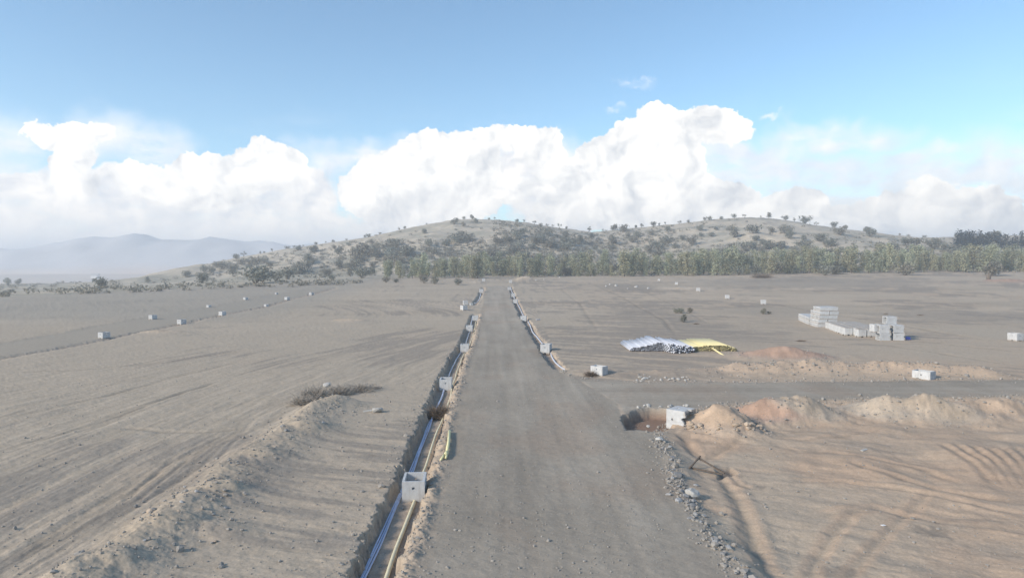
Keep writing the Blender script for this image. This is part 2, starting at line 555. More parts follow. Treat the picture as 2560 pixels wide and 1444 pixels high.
HOLE = gpl([(1788, 1170), (1826, 1166), (1848, 1185), (1795, 1192)], -.35)


def fp(px, py, z):
    return flat_px(px, py, z)


LBERM = [fp(40, 1540, .5), fp(182, 1402, .55), fp(298, 1340, .6), fp(414, 1253, .65), fp(489, 1211, .7), fp(588, 1124, .6), fp(704, 1066, .55), fp(787, 1008, .5), fp(865, 981, .45)]
RBERM = [fp(1850, 912, .5), fp(1960, 905, .7), fp(2080, 903, .75), fp(2200, 906, .7), fp(2330, 912, .6), fp(2440, 922, .4)]

# heaps: x, y, radius across, radius along, height, colour, sharpness, key
TAN = (.48, .385, .285); ORANGE = (.50, .375, .268); RED = (.44, .30, .22); PALE = (.50, .41, .31); GREY = (.30, .275, .245)
HEAPS = []


def heap(px, py, rx, ry, h, c, key, dz=-.35, sharp=1.0):
    x, y = flat_px(px, py, dz) if dz <= 0 and py > 840 else gp(px, py)
    HEAPS.append((x, y, rx, ry, h, c, sharp, key))


heap(1803, 1072, 2.25, 2.2, 1.5, ORANGE, 'a')
heap(1920, 1046, 2.3, 1.9, 1.1, RED, 'b')
heap(2010, 1040, 2.4, 2.0, 1.1, TAN, 'c')
heap(2205, 1036, 2.4, 2.0, 1.1, PALE, 'd')
heap(2330, 1040, 2.8, 2.2, 1.0, TAN, 'e')
heap(2480, 1034, 3.4, 2.1, 1.15, ORANGE, 'f')
heap(2660, 1030, 3.0, 2.0, 1.1, TAN, 'g')
heap(1965, 893, 4.6, 3.0, 1.0, RED, 'h', 0)
heap(1312, 700, 4.2, 4.0, 1.9, PALE, 'i', 0, 1.3)
heap(1188, 706, 2.6, 2.5, 1.4, PALE, 'j', 0)
heap(2515, 703, 7.0, 5.0, .9, RED, 'k', 0)
heap(1710, 722, 8.0, 6.0, .5, PALE, 'l', 0)
heap(870, 802, 3.0, 2.0, .35, TAN, 'm', 0)
heap(395, 832, 3.5, 2.0, .4, TAN, 'n', 0)

RUTS = []   # polyline, half width, depth, rim, tint


def rut(pts, hw, dep, rim=.4, tint=0.0, dz=0.0):
    RUTS.append((gpl(pts, dz), hw, dep, rim, tint))


q = -.35
rut([(1700, 1090), (1735, 1130), (1765, 1143), (1800, 1128), (1860, 1098)], .22, .10, .6, -.2, q)
rut([(1795, 1180), (1838, 1240), (1868, 1310), (1900, 1390), (1930, 1470)], .22, .13, .8, -.25, q)
rut([(1930, 1111), (2000, 1130), (2090, 1133), (2170, 1142), (2300, 1165), (2420, 1215)], .18, .07, .5, -.2, q)
rut([(1920, 1098), (2020, 1100), (2120, 1090), (2230, 1068)], .15, .06, .5, -.2, q)
rut([(2150, 1270), (2080, 1335), (2035, 1400), (2010, 1470)], .16, .07, .8, -.12, q)
rut([(2330, 1222), (2240, 1310), (2150, 1400), (2100, 1470)], .14, .06, .6, -.12, q)
rut([(2110, 1150), (2190, 1180), (2290, 1205), (2420, 1235), (2560, 1250)], .2, .08, .6, -.2, q)
rut([(1825, 1185), (1850, 1210), (1885, 1218)], .12, .08, .5, -.2, q)
for k in range(6):
    rut([(2350 + k * 36, 1105), (2390 + k * 34, 1135), (2440 + k * 30, 1165 + k * 3), (2490 + k * 26, 1215 + k * 4)], .16, .08, .9, -.2, q)
rut([(1950, 1200), (2110, 1205), (2260, 1222), (2450, 1262), (2600, 1290)], .18, .08, .7, -.1, q)
rut([(2040, 1290), (2200, 1270), (2350, 1300), (2600, 1330)], .22, .08, .6, -.1, q)
for k in range(9):
    a = k * 46
    rut([(-60 + a * .6, 1444 - a * .2), (90 + a * .72, 1350 - a * .25), (260 + a * .75, 1250 - a * .25), (420 + a * .6, 1150 - a * .3)], .13, .045, .5, -.14)
rut([(219, 1062), (330, 1022), (435, 988), (560, 948)], .16, .09, .5, -.25)
rut([(20, 1120), (160, 1085), (300, 1040), (470, 975)], .16, .07, .5, -.25)
rut([(0, 1045), (110, 1025), (260, 990), (420, 945), (640, 895)], .2, .06, .5, -.2)
rut([(290, 1068), (400, 1078), (520, 1080), (640, 1068)], .2, .07, .5, -.2)
rut([(0, 930), (200, 925), (420, 905), (640, 870)], .3, .05, .5, -.2)
rut([(330, 1265), (480, 1140)], .1, .05, .5, -.12)
rut([(300, 1260), (440, 1140)], .1, .05, .5, -.12)
rut([(1460, 700), (1560, 745), (1660, 800), (1700, 850)], .3, .08, .5, -.2)
rut([(1560, 705), (1680, 760), (1800, 820)], .3, .06, .5, -.15)
rut([(1400, 720), (1450, 760), (1500, 830)], .3, .06, .5, -.15)
rut([(1840, 742), (1960, 765), (2180, 800), (2400, 840), (2560, 862)], .5, .12, .6, -.2)
rut([(2200, 860), (2340, 880), (2560, 918)], .3, .08, .5, -.2)
rut([(2280, 850), (2400, 862), (2560, 880)], .3, .06, .5, -.2)


def detail(x, y):
    """height offset of the dug and heaped features, soil colour and a face label per vertex"""
    z = np.zeros(x.shape)
    r = np.hypot(x, y)
    n1 = fbm(x * .9, y * .9, 3, .5, 1)
    n2 = fbm(x * 4.2, y * 4.2, 3, .55, 2)
    lab = np.zeros(x.shape, np.int32)
    site = ss(300, 200, y)
    # --- soil colour -------------------------------------------------
    big = fbm(x * .06, y * .06, 4, .55, 21)
    med = fbm(x * .35, y * .35, 4, .55, 22)
    bend = x - .0035 * np.maximum(y - 25, 0) ** 2 * ss(140, 90, y)
    str_y = fbm(bend * 1.5, y * .09, 4, .6, 23)           # scraped along the view on the left
    str_x = fbm((x - 2.6 * y) * .11, (y + .34 * x) * 1.3, 4, .6, 24)     # scraped across between berm and trench
    str_r = fbm((x - .5 * y) * .16, (y + .5 * x) * 1.0, 4, .6, 25)       # swept diagonally on the right
    warm = ss(-6, 26, x) * ss(75, 30, y) * .9 + ss(2, 20, x) * .25
    warm = np.clip(warm + big * .6, 0, 1)
    c0 = np.array((.425, .358, .276)); c1 = np.array((.470, .362, .264))
    col = c0 + (c1 - c0) * warm[..., None]
    grey = np.array((.282, .247, .206))
    _, _, sd = pl_dist(x, y, TR_L)
    db, ab, sb = pl_dist(x, y, LBERM)
    left = ss(0, -4, x + 5.5)
    strip = left * (sb > 0) * ss(90, 60, y)
    strk = np.where(x > 4, str_r, np.where((sb > 0) & (x > -14) & (y < 46), str_x, str_y))
    g = np.clip(ss(.02, .55, strk * (.55 + 1.3 * np.clip(big + .25, 0, 1)) + big * 1.25 + med * .3 - .05) * .75, 0, 1) * (1 - .45 * ss(6, 12, x) * ss(60, 40, y))
    col = col + (grey - col) * g[..., None]
    fine_s = np.where(x > 4, fbm((x - .5 * y) * .5, (y + .5 * x) * 2.6, 3, .6, 26) * ss(-.1, .5, big + med * .8) * .9, np.where((sb > 0) & (x > -14) & (y < 46), fbm((x - 2.6 * y) * .4, (y + .34 * x) * 3.6, 3, .6, 27) * ss(-.25, .5, med + big) * .8, fbm(bend * 5.5, y * .45, 3, .6, 28)))
    col = col * (1 + (.20 * fine_s * ss(80, 40, y))[..., None])
    far = ss(60, 120, y)
    col = col * (1 + (.16 * far * fbm(x * .05, y * .16, 4, .6, 31))[..., None])
    z += (strk * np.where((sb > 0) & (x > -14) & (y < 46), .02, .034) + n2 * .018 + n1 * .022 + fine_s * np.where(x > 4, .012, .018) * ss(70, 40, y)) * site
    z += fbm(x * .12, y * .12, 3, .5, 9) * .12 * ss(20, 60, r) * site
    # grey spread patches on the upper right field
    for (px, py, rx, ry, s) in ((1570, 718, 9, 14, .75), (2020, 705, 34, 22, .6), (1720, 830, 9, 12, .45), (2420, 790, 14, 10, .55), (1640, 790, 7, 18, .4), (1960, 778, 10, 10, .35)):
        cx, cy = gp(px, py)
        m = ss(1.25, .55, np.hypot((x - cx) / rx, (y - cy) / ry) + med * .5) * s
        col = col + (grey - col) * m[..., None]
    # pad at far left is smooth and grey
    pad = ss(-30, -45, x) * ss(85, 110, y)
    col = col + (np.array((.335, .305, .255)) - col) * (pad * .7)[..., None]
    # --- right field lies lower than the roads -------------------------
    sdR = poly_sd(x, y, FIELD_R)
    inn = ss(.15, -1.7, sdR + n1 * .25)
    z -= .38 * inn
    z += inn * str_r * .03 + inn * fbm(x * .33, y * .33, 3, .5, 43) * .24
    for (px, py, rx, ry, sd_) in ((2335, 1330, .55, .5, .55), (2090, 1425, .7, .4, .5), (2420, 1297, 1.3, .25, .45), (1890, 1215, .5, .2, .4)):  # dark soil patches; the long thin one paints a ridge's shadow
        cx, cy = gp(px, py, -.35)
        m = ss(1.3, .5, np.hypot((x - cx) / rx, (y - cy) / ry) + n2 * .7) * sd_
        col = col + (np.array((.17, .155, .135)) - col) * m[..., None]
    och = ss(-.05, .45, fbm(x * .25, y * .25, 3, .5, 41) + .12) * inn
    col = col + (np.array((.47, .345, .245)) - col) * (och * .85)[..., None]
    # --- roads -----------------------------------------------------------
    sm = poly_sd(x, y, ROAD_MAIN); s2 = poly_sd(x, y, ROAD_SIDE); s3 = poly_sd(x, y, FIELD_ROAD)
    rd = np.minimum(sm, s2)
    rw = ss(.25, -.25, rd + n1 * .3)
    rc = np.array((.338, .296, .240)) * (1 + .18 * fbm(x * .5, y * .22, 4, .55, 51)[..., None])
    rc = rc + (np.array((.33, .265, .205)) - rc) * (ss(.05, .55, fbm(x * .3, y * .16, 4, .55, 52)) * .6)[..., None]
    rc = rc * (1 + .10 * ss(60, 110, y)[..., None])
    dl, al_, sl_ = pl_dist(x, y, MAIN_L)
    lane = np.where(s2 < 0, fbm((y - 44) * 1.3, x * .05, 3, .55, 54), fbm(dl * 1.3, al_ * 9, 3, .55, 53))
    rc = rc * (1 + .17 * lane[..., None])
    spill = ss(1.3, 0, dl + n1 * .7) * ss(.0, .4, n1 + .3)
    rc = rc + (np.array((.40, .33, .25)) - rc) * (spill * .7)[..., None]
    col = col + (rc - col) * rw[..., None]
    z = z * (1 - rw) + rw * (n2 * .012 + n1 * .014 + lane * .02 + .02)
    r3 = ss(.3, -.3, s3 + n1 * .3)
    col = col + (np.array((.325, .292, .24)) - col) * (r3 * .6)[..., None]
    z = z * (1 - r3 * .7) - .08 * r3
    lab = np.where((sm < 0), 1, lab); lab = np.where((s2 < 0) & (sm >= 0), 2, lab); lab = np.where(s3 < 0, 3, lab)
    # --- ruts -------------------------------------------------------------
    for (pl, hw, dep, rim, tint) in RUTS:
        d, a, s = pl_dist(x, y, pl)
        fade = ss(0, .12, a) * ss(1, .85, a) * (1 - rw)
        d = d + n1 * hw * .5
        dep = dep * (.62 if x.size and pl[0][0] > 5 else .55)
        z += (-dep * np.exp(-(d / hw) ** 2) + dep * rim * .7 * np.exp(-((d - 2.1 * hw) / hw) ** 2)) * fade
        col = col * (1 + (tint * .8 * np.exp(-(d / (hw * .8)) ** 2) * fade)[..., None])
        if pl[0][0] > 5 and pl[0][1] < 42:
            col = col + (np.array((.47, .34, .24)) - col) * (np.exp(-((d - hw * 1.5) / (hw * .9)) ** 2) * fade * .5)[..., None]
    # --- berms --------------------------------------------------------------
    lump = 1 + .5 * fbm(x * .55, y * .55, 3, .45, 61)
    hb = .48 * np.exp(-(db / np.where(sb > 0, 1.45, .75)) ** 2 * .9) * lump * ss(0, .05, 1 - ab)
    # spurs of tipped earth on its road side
    for (px, py, rx, ry, h) in ((560, 1240, 1.1, .8, .35), (660, 1150, 1.2, .9, .32), (430, 1330, 1.1, .9, .3), (770, 1080, 1.2, 1.2, .3), (560, 1330, .9, .6, .2), (300, 1420, 1.0, .8, .3)):
        cx, cy = gp(px, py)
        hb = np.maximum(hb, h * np.exp(-(((x - cx) / rx) ** 2 + ((y - cy) / ry) ** 2)) * (lump * .7 + .3) * 1.15 + hb * .55)
    z += hb + n2 * .026 * ss(.05, .3, hb)
    bt = ss(.12, .45, hb)
    col = col + (np.array((.45, .37, .275)) - col) * (bt * ss(-.25, .35, fbm(x * .7, y * .7, 3, .5, 62) + .12) * .8)[..., None]
    lab = np.where(hb > .13, 10, lab)
    d2, a2, s_2 = pl_dist(x, y, RBERM)
    h2 = .78 * np.exp(-(d2 / 1.5) ** 2) * (1 + .6 * fbm(x * .6, y * .6, 3, .5, 63)) * (1 - rw)
    d3, a3, s_3 = pl_dist(x, y, [gp(1480, 930), gp(1600, 936), gp(1750, 930), gp(1860, 925)])
    h3 = .22 * np.exp(-(d3 / 1.6) ** 2) * (1 + .9 * fbm(x * .9, y * .9, 3, .6, 64)) * (1 - rw)
    z += np.maximum(h2, h3) + n2 * .035 * ss(.1, .4, h2)
    col = col + (np.array((.49, .375, .275)) - col) * (ss(.08, .4, h2 + h3) * .8)[..., None]
    lab = np.where(h2 > .16, 11, lab)
    # rim of spoil along the trench on the road side
    for (pl, wd, dep, _) in TRENCHES[:1]:
        d, a, s = pl_dist(x, y, pl)
        rimh = .08 * np.exp(-((d - wd * .75) / .24) ** 2) * (.8 + 1.5 * fbm(x * 2.6, y * 2.6, 4, .6, 65)) * np.where(s > 0, 1, .12)
        z += np.maximum(rimh, 0)
        col = col + (np.array((.43, .345, .26)) - col) * (np.exp(-((d - wd * .72) / .32) ** 2) * (s > 0) * .8)[..., None]
    # --- heaps -----------------------------------------------------------------
    for i, (cx, cy, rx, ry, h, c, sh, key) in enumerate(HEAPS):
        dd = np.hypot((x - cx) / rx, (y - cy) / ry) * (1 + .28 * fbm(x * .9 / max(1, rx / 3) + i, y * .9 / max(1, rx / 3), 3, .5, 70))
        hh = h * np.clip(1 - dd, 0, 2) ** sh
        hh = hh + h * .10 * np.exp(-((dd - 1) / .22) ** 2)
        hh = np.where(dd < .18, hh - h * (.18 - dd) * .55, hh) * (1 - rw * .85)
        z += hh * (1 + .18 * n1) + n2 * .022 * ss(0, .3, hh)
        w = ss(1.08, .75, dd) * (1 - rw)
        cc = np.array(c) * (1 + .22 * fbm(x * 1.1, y * 1.1, 4, .6, 75)[..., None])
        foot = ss(.55, .95, dd) * .45
        cc = cc + (np.array(GREY) * 1.05 - cc) * foot[..., None]
        col = col + (cc - col) * w[..., None]
        lab = np.where((dd < .92) & (rw < .5), 20 + i, lab)
    # --- trenches, pit and hole ----------------------------------------------------
    for (pl, wd, dep, k) in TRENCHES:
        d, a, s = pl_dist(x, y, pl)
        jag = fbm(x * 2.6, y * 2.6, 4, .65, 80 + k) * .26 * min(1, wd)
        sf = .10 if k != 3 else .45
        t = ss(wd / 2 + sf, wd / 2 - sf, d + jag)
        if k == 0:
            t = t * ss(.0, .012, 1 - a)
        z = z * (1 - t) - dep * t + t * (n2 * .03 + .1 * np.maximum(fbm(x * .5, y * .5, 2, .5, 90), 0))
        fl = np.array((.38, .31, .245)) * (1 + .3 * fbm(x * 1.5, y * 1.5, 3, .6, 91)[..., None])
        col = col + (fl - col) * (t * .9)[..., None]
        lab = np.where(t > .3, 4, lab) if k != 3 else np.where(t > .6, 4, lab)
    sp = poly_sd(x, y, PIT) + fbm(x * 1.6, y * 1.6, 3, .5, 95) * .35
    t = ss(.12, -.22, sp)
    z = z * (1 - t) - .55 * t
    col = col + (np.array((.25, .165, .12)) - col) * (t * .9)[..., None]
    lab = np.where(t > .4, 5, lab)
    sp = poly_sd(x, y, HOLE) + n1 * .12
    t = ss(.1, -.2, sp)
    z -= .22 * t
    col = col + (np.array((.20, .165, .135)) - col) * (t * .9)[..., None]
    # --- hillside, scrub band and valley ----------------------------------------------
    hillm = ss(255, 285, y)
    dx, dy = EDGE1[0] - EDGE0[0], EDGE1[1] - EDGE0[1]
    beyond = (-(x - EDGE0[0]) * dy + (y - EDGE0[1]) * dx) / math.hypot(dx, dy)
    scrub = ss(-3, 6, beyond + n1 * 3) * ss(-20, -60, x)
    hn = fbm(x / 22., y / 9., 4, .6, 100); hm = fbm(x / 5., y / 2.6, 4, .6, 101)
    hc = np.array((.47, .41, .32)) * (1 + .20 * hm[..., None])
    veg = np.array((.27, .26, .205))
    hc = hc + (veg - hc) * (ss(-.05, .55, hn + .35 * hm + .25 * ss(420, 300, y)) * .75)[..., None]
    wh = np.maximum(hillm, scrub)
    col = col + (hc - col) * wh[..., None]
    z += fbm(x / 7., y / 7., 3, .5, 102) * .5 * hillm * ss(2000, 500, r)
    val = ss(300, 480, beyond) * ss(0, -60, x)
    vc = np.array((.50, .41, .33)) * (1 + .25 * fbm(x / 160., y / 60., 4, .6, 103)[..., None])
    col = col + (vc - col) * val[..., None]
    lab = np.where((y > 262) & (lab == 0), 6, lab)
    lab = np.where((beyond > 420) & (x < 0) & (lab == 6), 7, lab)
    return z, np.clip(col, .03, .8), lab


def height(x, y):
    x = np.atleast_1d(np.asarray(x, float)); y = np.atleast_1d(np.asarray(y, float))
    return macro(x, y) + detail(x, y)[0]


def hz(x, y):
    return float(height(x, y)[0])


# ------------------------------------------------------------------ ground mesh: one fan of quads, split by what each face is
def build_ground():
    dense = np.arctan(np.linspace(-.82, .82, 1050))
    side = np.linspace(dense[-1], 2 * math.pi + dense[0], 42)[1:-1]
    az = np.concatenate([dense, side])
    r = np.concatenate([np.linspace(1.2, 15.5, 16), 1 / np.linspace(1 / 16., 1 / 300., 560), np.linspace(302, 520, 95), np.geomspace(530, 4700, 50)])
    A, R = np.meshgrid(az, r)
    x = R * np.sin(A); y = R * np.cos(A)
    dz, col, lab = detail(x, y)
    z = macro(x, y) + dz
    nr, na = x.shape
    V = np.stack([x, y, z], -1).reshape(-1, 3)
    col = col.reshape(-1, 3)
    idx = np.arange(nr * na).reshape(nr, na)
    nxt = np.roll(idx, -1, 1)
    Q = np.stack([idx[:-1], idx[1:], nxt[1:], nxt[:-1]], -1)     # wound so that normals point up
    Q = Q[..., ::-1]
    fl = lab[:-1, :]
    Qf = Q.reshape(-1, 4); fl = fl.reshape(-1)
    centre = np.array([[0, 0, float(V[:na, 2].mean())]])
    names = {0: ('ground', M['soil']), 1: ('dirt_road', M['road']), 2: ('side_road', M['road']), 3: ('field_road', M['road']), 4: ('trench', M['soil']),
             5: ('pit', M['soil']), 6: ('hill', M['hill']), 7: ('valley', M['hill'])}
    for l in np.unique(fl):
        q = Qf[fl == l]
        used, inv = np.unique(q, return_inverse=True)
        q2 = inv.reshape(q.shape)
        v = V[used].copy(); c = col[used]
        if l in names:
            nm, mt = names[l]
            o = link(nm, mesh_np(nm, v, q2, mt, c))
            tag(o, kind='structure')
            if l == 0:
                # close the fan under the camera
                me = o.data
                bm_ = bmesh.new(); bm_.from_mesh(me)
                be = [e for e in bm_.edges if e.is_boundary and all(vv.co.length < 1.6 for vv in e.verts)]
                if be: bmesh.ops.edgeloop_fill(bm_, edges=be)
                bm_.to_mesh(me); bm_.free()
        else:
            org = np.array([v[:, 0].mean(), v[:, 1].mean(), v[:, 2].min()])
            if l == 10:
                nm, lb, ct = 'earth_berm', 'long lumpy berm of stony earth on the left, parallel to the trench', 'berm'
            elif l == 11:
                nm, lb, ct = 'earth_berm', 'tan earth berm along the far edge of the side road', 'berm'
            else:
                key = HEAPS[l - 20][7]
                nm, ct = 'dirt_mound', 'mound'
                lb = {'a': 'conical orange dirt mound with stones at its foot, next to the broken chamber',
                      'b': 'reddish dirt mound just right of the conical orange one', 'c': 'tan dirt mound right of the reddish one below the side road',
                      'd': 'palest dirt mound in the row below the side road', 'e': 'broad tan dirt mound between the palest mound and the orange one',
                      'f': 'wide orange dirt mound at the right end of the row below the side road', 'g': 'tan dirt mound at the frame edge below the side road',
                      'h': 'low red dirt mound right of the yellow pipes', 'i': 'pale sand heap at the far end of the road, before the trees',
                      'j': 'small pale heap left of the far road end', 'k': 'low reddish mound at the far right field edge',
                      'l': 'flat pale spread of spoil on the far right field', 'm': 'small tan spoil mound on the left field',
                      'n': 'small tan spoil mound by the left field road'}[key]
            o = link(nm, mesh_np(nm, v - org, q2, M['soil'], c), loc=tuple(org))
            tag(o, lb, ct, 'earth heaps on the site')


build_ground()


def build_mountains():
    xs = np.linspace(-1900, 1200, 200); ys = np.linspace(1060, 1640, 40)
    X, Y = np.meshgrid(xs, ys)
    prof = [(-600, 625), (-100, 618), (60, 612), (130, 603), (230, 592), (310, 584), (480, 586), (560, 592), (700, 606), (900, 616), (1300, 640), (2000, 650), (3200, 655)]
    px = []; pz = []
    for (a, b) in prof:
        d = ray(a, b); k = 1350 / d[1]; px.append(d[0] * k); pz.append(CAM_H + d[2] * k)
    zc = np.interp(X, px, pz)
    t = np.exp(-((Y - 1350) / 120.) ** 2)
    ridge = 1 - np.abs(fbm(X / 105., Y / 105., 5, .5, 130)) * 1.1
    Z = -34 + (zc + 34) * np.minimum(t, 1) * (.72 + .28 * np.clip(ridge, 0, 1)) + fbm(X / 40., Y / 40., 4, .55, 131) * 6 * t
    V = np.stack([X, Y, Z], -1).reshape(-1, 3)
    n, m = X.shape
    idx = np.arange(n * m).reshape(n, m)
    Q = np.stack([idx[:-1, :-1], idx[:-1, 1:], idx[1:, 1:], idx[1:, :-1]], -1).reshape(-1, 4)
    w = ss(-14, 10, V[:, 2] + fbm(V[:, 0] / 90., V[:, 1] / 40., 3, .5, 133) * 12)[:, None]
    c = np.array((.60, .47, .37)) * (1 - w) + np.array((.47, .475, .49)) * w  # peach soil at the foot; blue-grey above has distance haze painted in
    c = c * (1 + .22 * fbm(V[:, 0] / 70., V[:, 1] / 30., 4, .6, 134)[:, None])
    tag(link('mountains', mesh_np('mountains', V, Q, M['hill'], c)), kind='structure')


build_mountains()


def build_haze():
    bm = bmesh.new()
    bmesh.ops.create_cube(bm, size=1)
    me = bpy.data.meshes.new('haze'); bm.to_mesh(me); bm.free()
    o = link('haze', me, loc=(0, 0, (84 - 36) / 2))
    o.scale = (9900, 9900, 84 + 36)
    m = bpy.data.materials.new('pale_haze'); m.use_nodes = True
    t = m.node_tree; t.nodes.clear()
    v = t.nodes.new('ShaderNodeVolumePrincipled'); out = t.nodes.new('ShaderNodeOutputMaterial')
    v.inputs['Color'].default_value = (.90, .95, 1.0, 1)
    v.inputs['Density'].default_value = HAZE_DENSITY
    v.inputs['Anisotropy'].default_value = .25
    t.links.new(v.outputs[0], out.inputs['Volume'])
    me.materials.append(m)
    tag(o, kind='stuff')


build_haze()

# ------------------------------------------------------------------ precast chambers
def box_mesh(name, w, d, h, mat, bev=.01):
    bm = bmesh.new(); bmesh.ops.create_cube(bm, size=1)
    for v in bm.verts: v.co = Vector((v.co.x * w, v.co.y * d, v.co.z * h + h / 2))
    bmesh.ops.bevel(bm, geom=bm.edges[:], offset=bev, segments=1, affect='EDGES')
    me = bpy.data.meshes.new(name); bm.to_mesh(me); bm.free(); me.materials.append(mat)
    return me


def plate(outer, holes, th, axis_fn):
    """flat plate with holes, thickness th; axis_fn maps (u, v, w) to 3D"""
    loops = [outer] + holes
    pts = [p for l in loops for p in l]
    tris = tessellate_polygon([[Vector((p[0], p[1], 0)) for p in l] for l in loops])
    n = len(pts)
    V = [axis_fn(p[0], p[1], 0) for p in pts] + [axis_fn(p[0], p[1], th) for p in pts]
    F = [tuple(t) for t in tris] + [tuple(i + n for i in t[::-1]) for t in tris]
    b = 0
    for l in loops:
        k = len(l)
        for i in range(k):
            j = (i + 1) % k
            F.append((b + i, b + j, b + j + n, b + i + n))
        b += k
    return V, F


def circ(cx, cy, r, n=10, a0=0, a1=2 * math.pi, closed=True):
    m = n if closed else n - 1
    return [(cx + r * math.cos(a0 + (a1 - a0) * i / m), cy + r * math.sin(a0 + (a1 - a0) * i / m)) for i in range(n)]


def fix(me):
    bm = bmesh.new(); bm.from_mesh(me)
    bmesh.ops.recalc_face_normals(bm, faces=bm.faces)
    bm.to_mesh(me); bm.free()
    return me


def chamber_walls(w, d, h, t, hole=True, notch=True, rag=0.0, seed=0):
    """four wall meshes of an open precast chamber standing on z=0, centred in plan"""
    rnd = random.Random(seed)
    out = []
    nr = min(w, d) * .17

    def outline(W):
        o = [(-W / 2, 0)]
        if notch:
            o += [(-nr * 1.15, 0)] + [(nr * math.cos(a) * 1.0, nr * .95 * math.sin(a)) for a in np.linspace(math.pi * .92, math.pi * .08, 7)] + [(nr * 1.15, 0)]
        o += [(W / 2, 0), (W / 2, h), (-W / 2, h)]
        if rag:
            o = [(p[0], p[1] + (rnd.random() * rag if p[1] < h * .5 else 0)) for p in o]
        return o
    hl = lambda: [circ(0, h * .70, min(w, h) * .065, 10)[::-1]] if hole else []
    for s in (-1, 1):
        out.append(plate(outline(w), hl(), t, lambda u, v, q, s=s: (u, s * (d / 2 - q), v)))
    for s in (-1, 1):
        out.append(plate(outline(d - 2 * t - .004), hl(), t, lambda u, v, q, s=s: (s * (w / 2 - q), u, v)))
    return [fix(mesh('chamber_wall', V, F, M['concrete'])) for V, F in out]


WALLS = chamber_walls(.80, 1.15, .82, .085)
WALLS_RAG = chamber_walls(.86, .95, 1.0, .09, rag=.16, seed=4)
WALLS_LOW = chamber_walls(.62, .62, .44, .07, hole=False)
WALLS_SIDE = chamber_walls(.80, .86, 1.20, .09, notch=True)


def join_mesh(name, meshes):
    bm = bmesh.new()
    for me in meshes: bm.from_mesh(me)
    me = bpy.data.meshes.new(name); bm.to_mesh(me); bm.free()
    me.materials.append(M['concrete'])
    return me


FAR_BOX = join_mesh('far_chamber', WALLS)


def chamber(px, py, label, rot=0.0, dz=0.0, walls=WALLS, far=False, tilt=(0, 0), lift=0.0, group='precast chambers along the trenches', scale=1.0, xy=None):
    x, y = xy if xy else gp(px, py, dz)
    y += .56 * scale                       # the pixel marks the foot of the near face
    z = (float(macro(x, y)) + dz if dz < 0 else hz(x, y)) + lift
    if far:
        o = link('concrete_chamber', FAR_BOX, loc=(x, y, z - .03))
        o.rotation_euler = (tilt[0], tilt[1], rot)
    else:
        o = empty('concrete_chamber', (x, y, z - .03), (tilt[0], tilt[1], rot))
        for me in walls: link('wall', me, o)
    o.scale = (scale,) * 3
    return tag(o, label, 'chamber', group)


chamber(1031, 1258, 'nearest open concrete chamber in the left trench with yellow pipe at its notch', .06, -.47)
chamber(1113, 978, 'concrete chamber in the left trench just beyond the brown tumbleweed', .03, -.47)
chamber(1161, 882, 'third concrete chamber of the left trench, where two pipes come apart', .02, -.45)
chamber(1173, 830, 'fourth concrete chamber of the left trench, left of the cream pipe', 0, -.42, far=True)
chamber(1188, 803, 'fifth concrete chamber of the left trench, close to the road edge', 0, -.4, far=True)
chamber(1203, 733, 'far wide concrete chamber at the left edge of the road', 0, -.2, far=True, scale=1.15)
chamber(1159, 776, 'lower of two loose concrete chambers left of the road', .5, 0, far=True)
chamber(1163, 762, 'upper of two loose concrete chambers left of the road', .2, 0, far=True)
chamber(1178, 763, 'small loose concrete piece between the two chambers and the road', .3, 0, far=True, scale=.55)
chamber(1366, 884, 'large concrete chamber on the right trench with shaded right side', -.24, -.3, scale=1.08)
chamber(1309, 804, 'second concrete chamber on the right trench, beyond the large one', -.1, -.3, far=True)
chamber(1289, 759, 'third concrete chamber on the right trench', -.1, -.25, far=True)
chamber(1283, 743, 'fourth concrete chamber on the right trench', 0, -.2, far=True)
chamber(1273, 726, 'fifth concrete chamber on the right trench, near the road end', 0, -.2, far=True)
chamber(1276, 708, 'white concrete chamber standing at the far right end of the road', 0, 0, far=True, scale=1.1)
chamber(1209, 704, 'white concrete chamber standing at the far left end of the road', 0, 0, far=True, scale=1.1)
# left field road
for i, (px, py, s, lb) in enumerate([(254, 846, 1.0, 'concrete chamber half buried, nearest on the left field road'),
        (378, 797, .95, 'concrete chamber alone on the upper side of the left field road'),
        (450, 811, 1.0, 'concrete chamber on the left field trench beside a tan spoil mound'),
        (553, 789, .95, 'concrete chamber midway along the left field trench'),
        (520, 769, .7, 'low pale concrete piece on the upper edge of the left field road'),
        (612, 750, .8, 'small concrete chamber far up the left field road'),
        (664, 767, .7, 'small white concrete chamber fallen beside the left field trench'),
        (716, 750, .9, 'second last concrete chamber on the left field trench'),
        (777, 738, .95, 'last concrete chamber on the left field trench'),
        (690, 736, .6, 'tiny pale concrete piece near the end of the left field road')]):
    chamber(px, py, lb, -.3, -.12 if py != 797 else 0, far=True, scale=s * .85, group='precast chambers on the left field')
# right field
o = chamber(1500, 941, 'concrete chamber at the junction with dry brush against its left side', .86, 0, scale=.88, lift=-.12, group='precast chambers on the right field')
chamber(2322, 949, 'concrete chamber sunk at the far edge of the side road', .62, 0, lift=-.32, scale=1.05, group='precast chambers on the right field')
chamber(2548, 852, 'concrete chamber cut by the right frame edge', .2, 0, scale=1.0, group='precast chambers on the right field')
for (px, py, s, lb) in [(1820, 746, .95, 'white concrete chamber beside the pale spoil on the far right field'),
        (1911, 761, 1.0, 'white concrete chamber next to a small dark bush on the right field'),
        (1747, 729, 1.0, 'white concrete chamber at the foot of the flat pale spoil'),
        (1692, 712, .9, 'small white concrete chamber near the rubble on the far field'),
        (1648, 702, .8, 'farthest small white concrete chamber on the right field')]:
    chamber(px, py, lb, -.2, 0, far=True, scale=s, group='precast chambers on the right field')
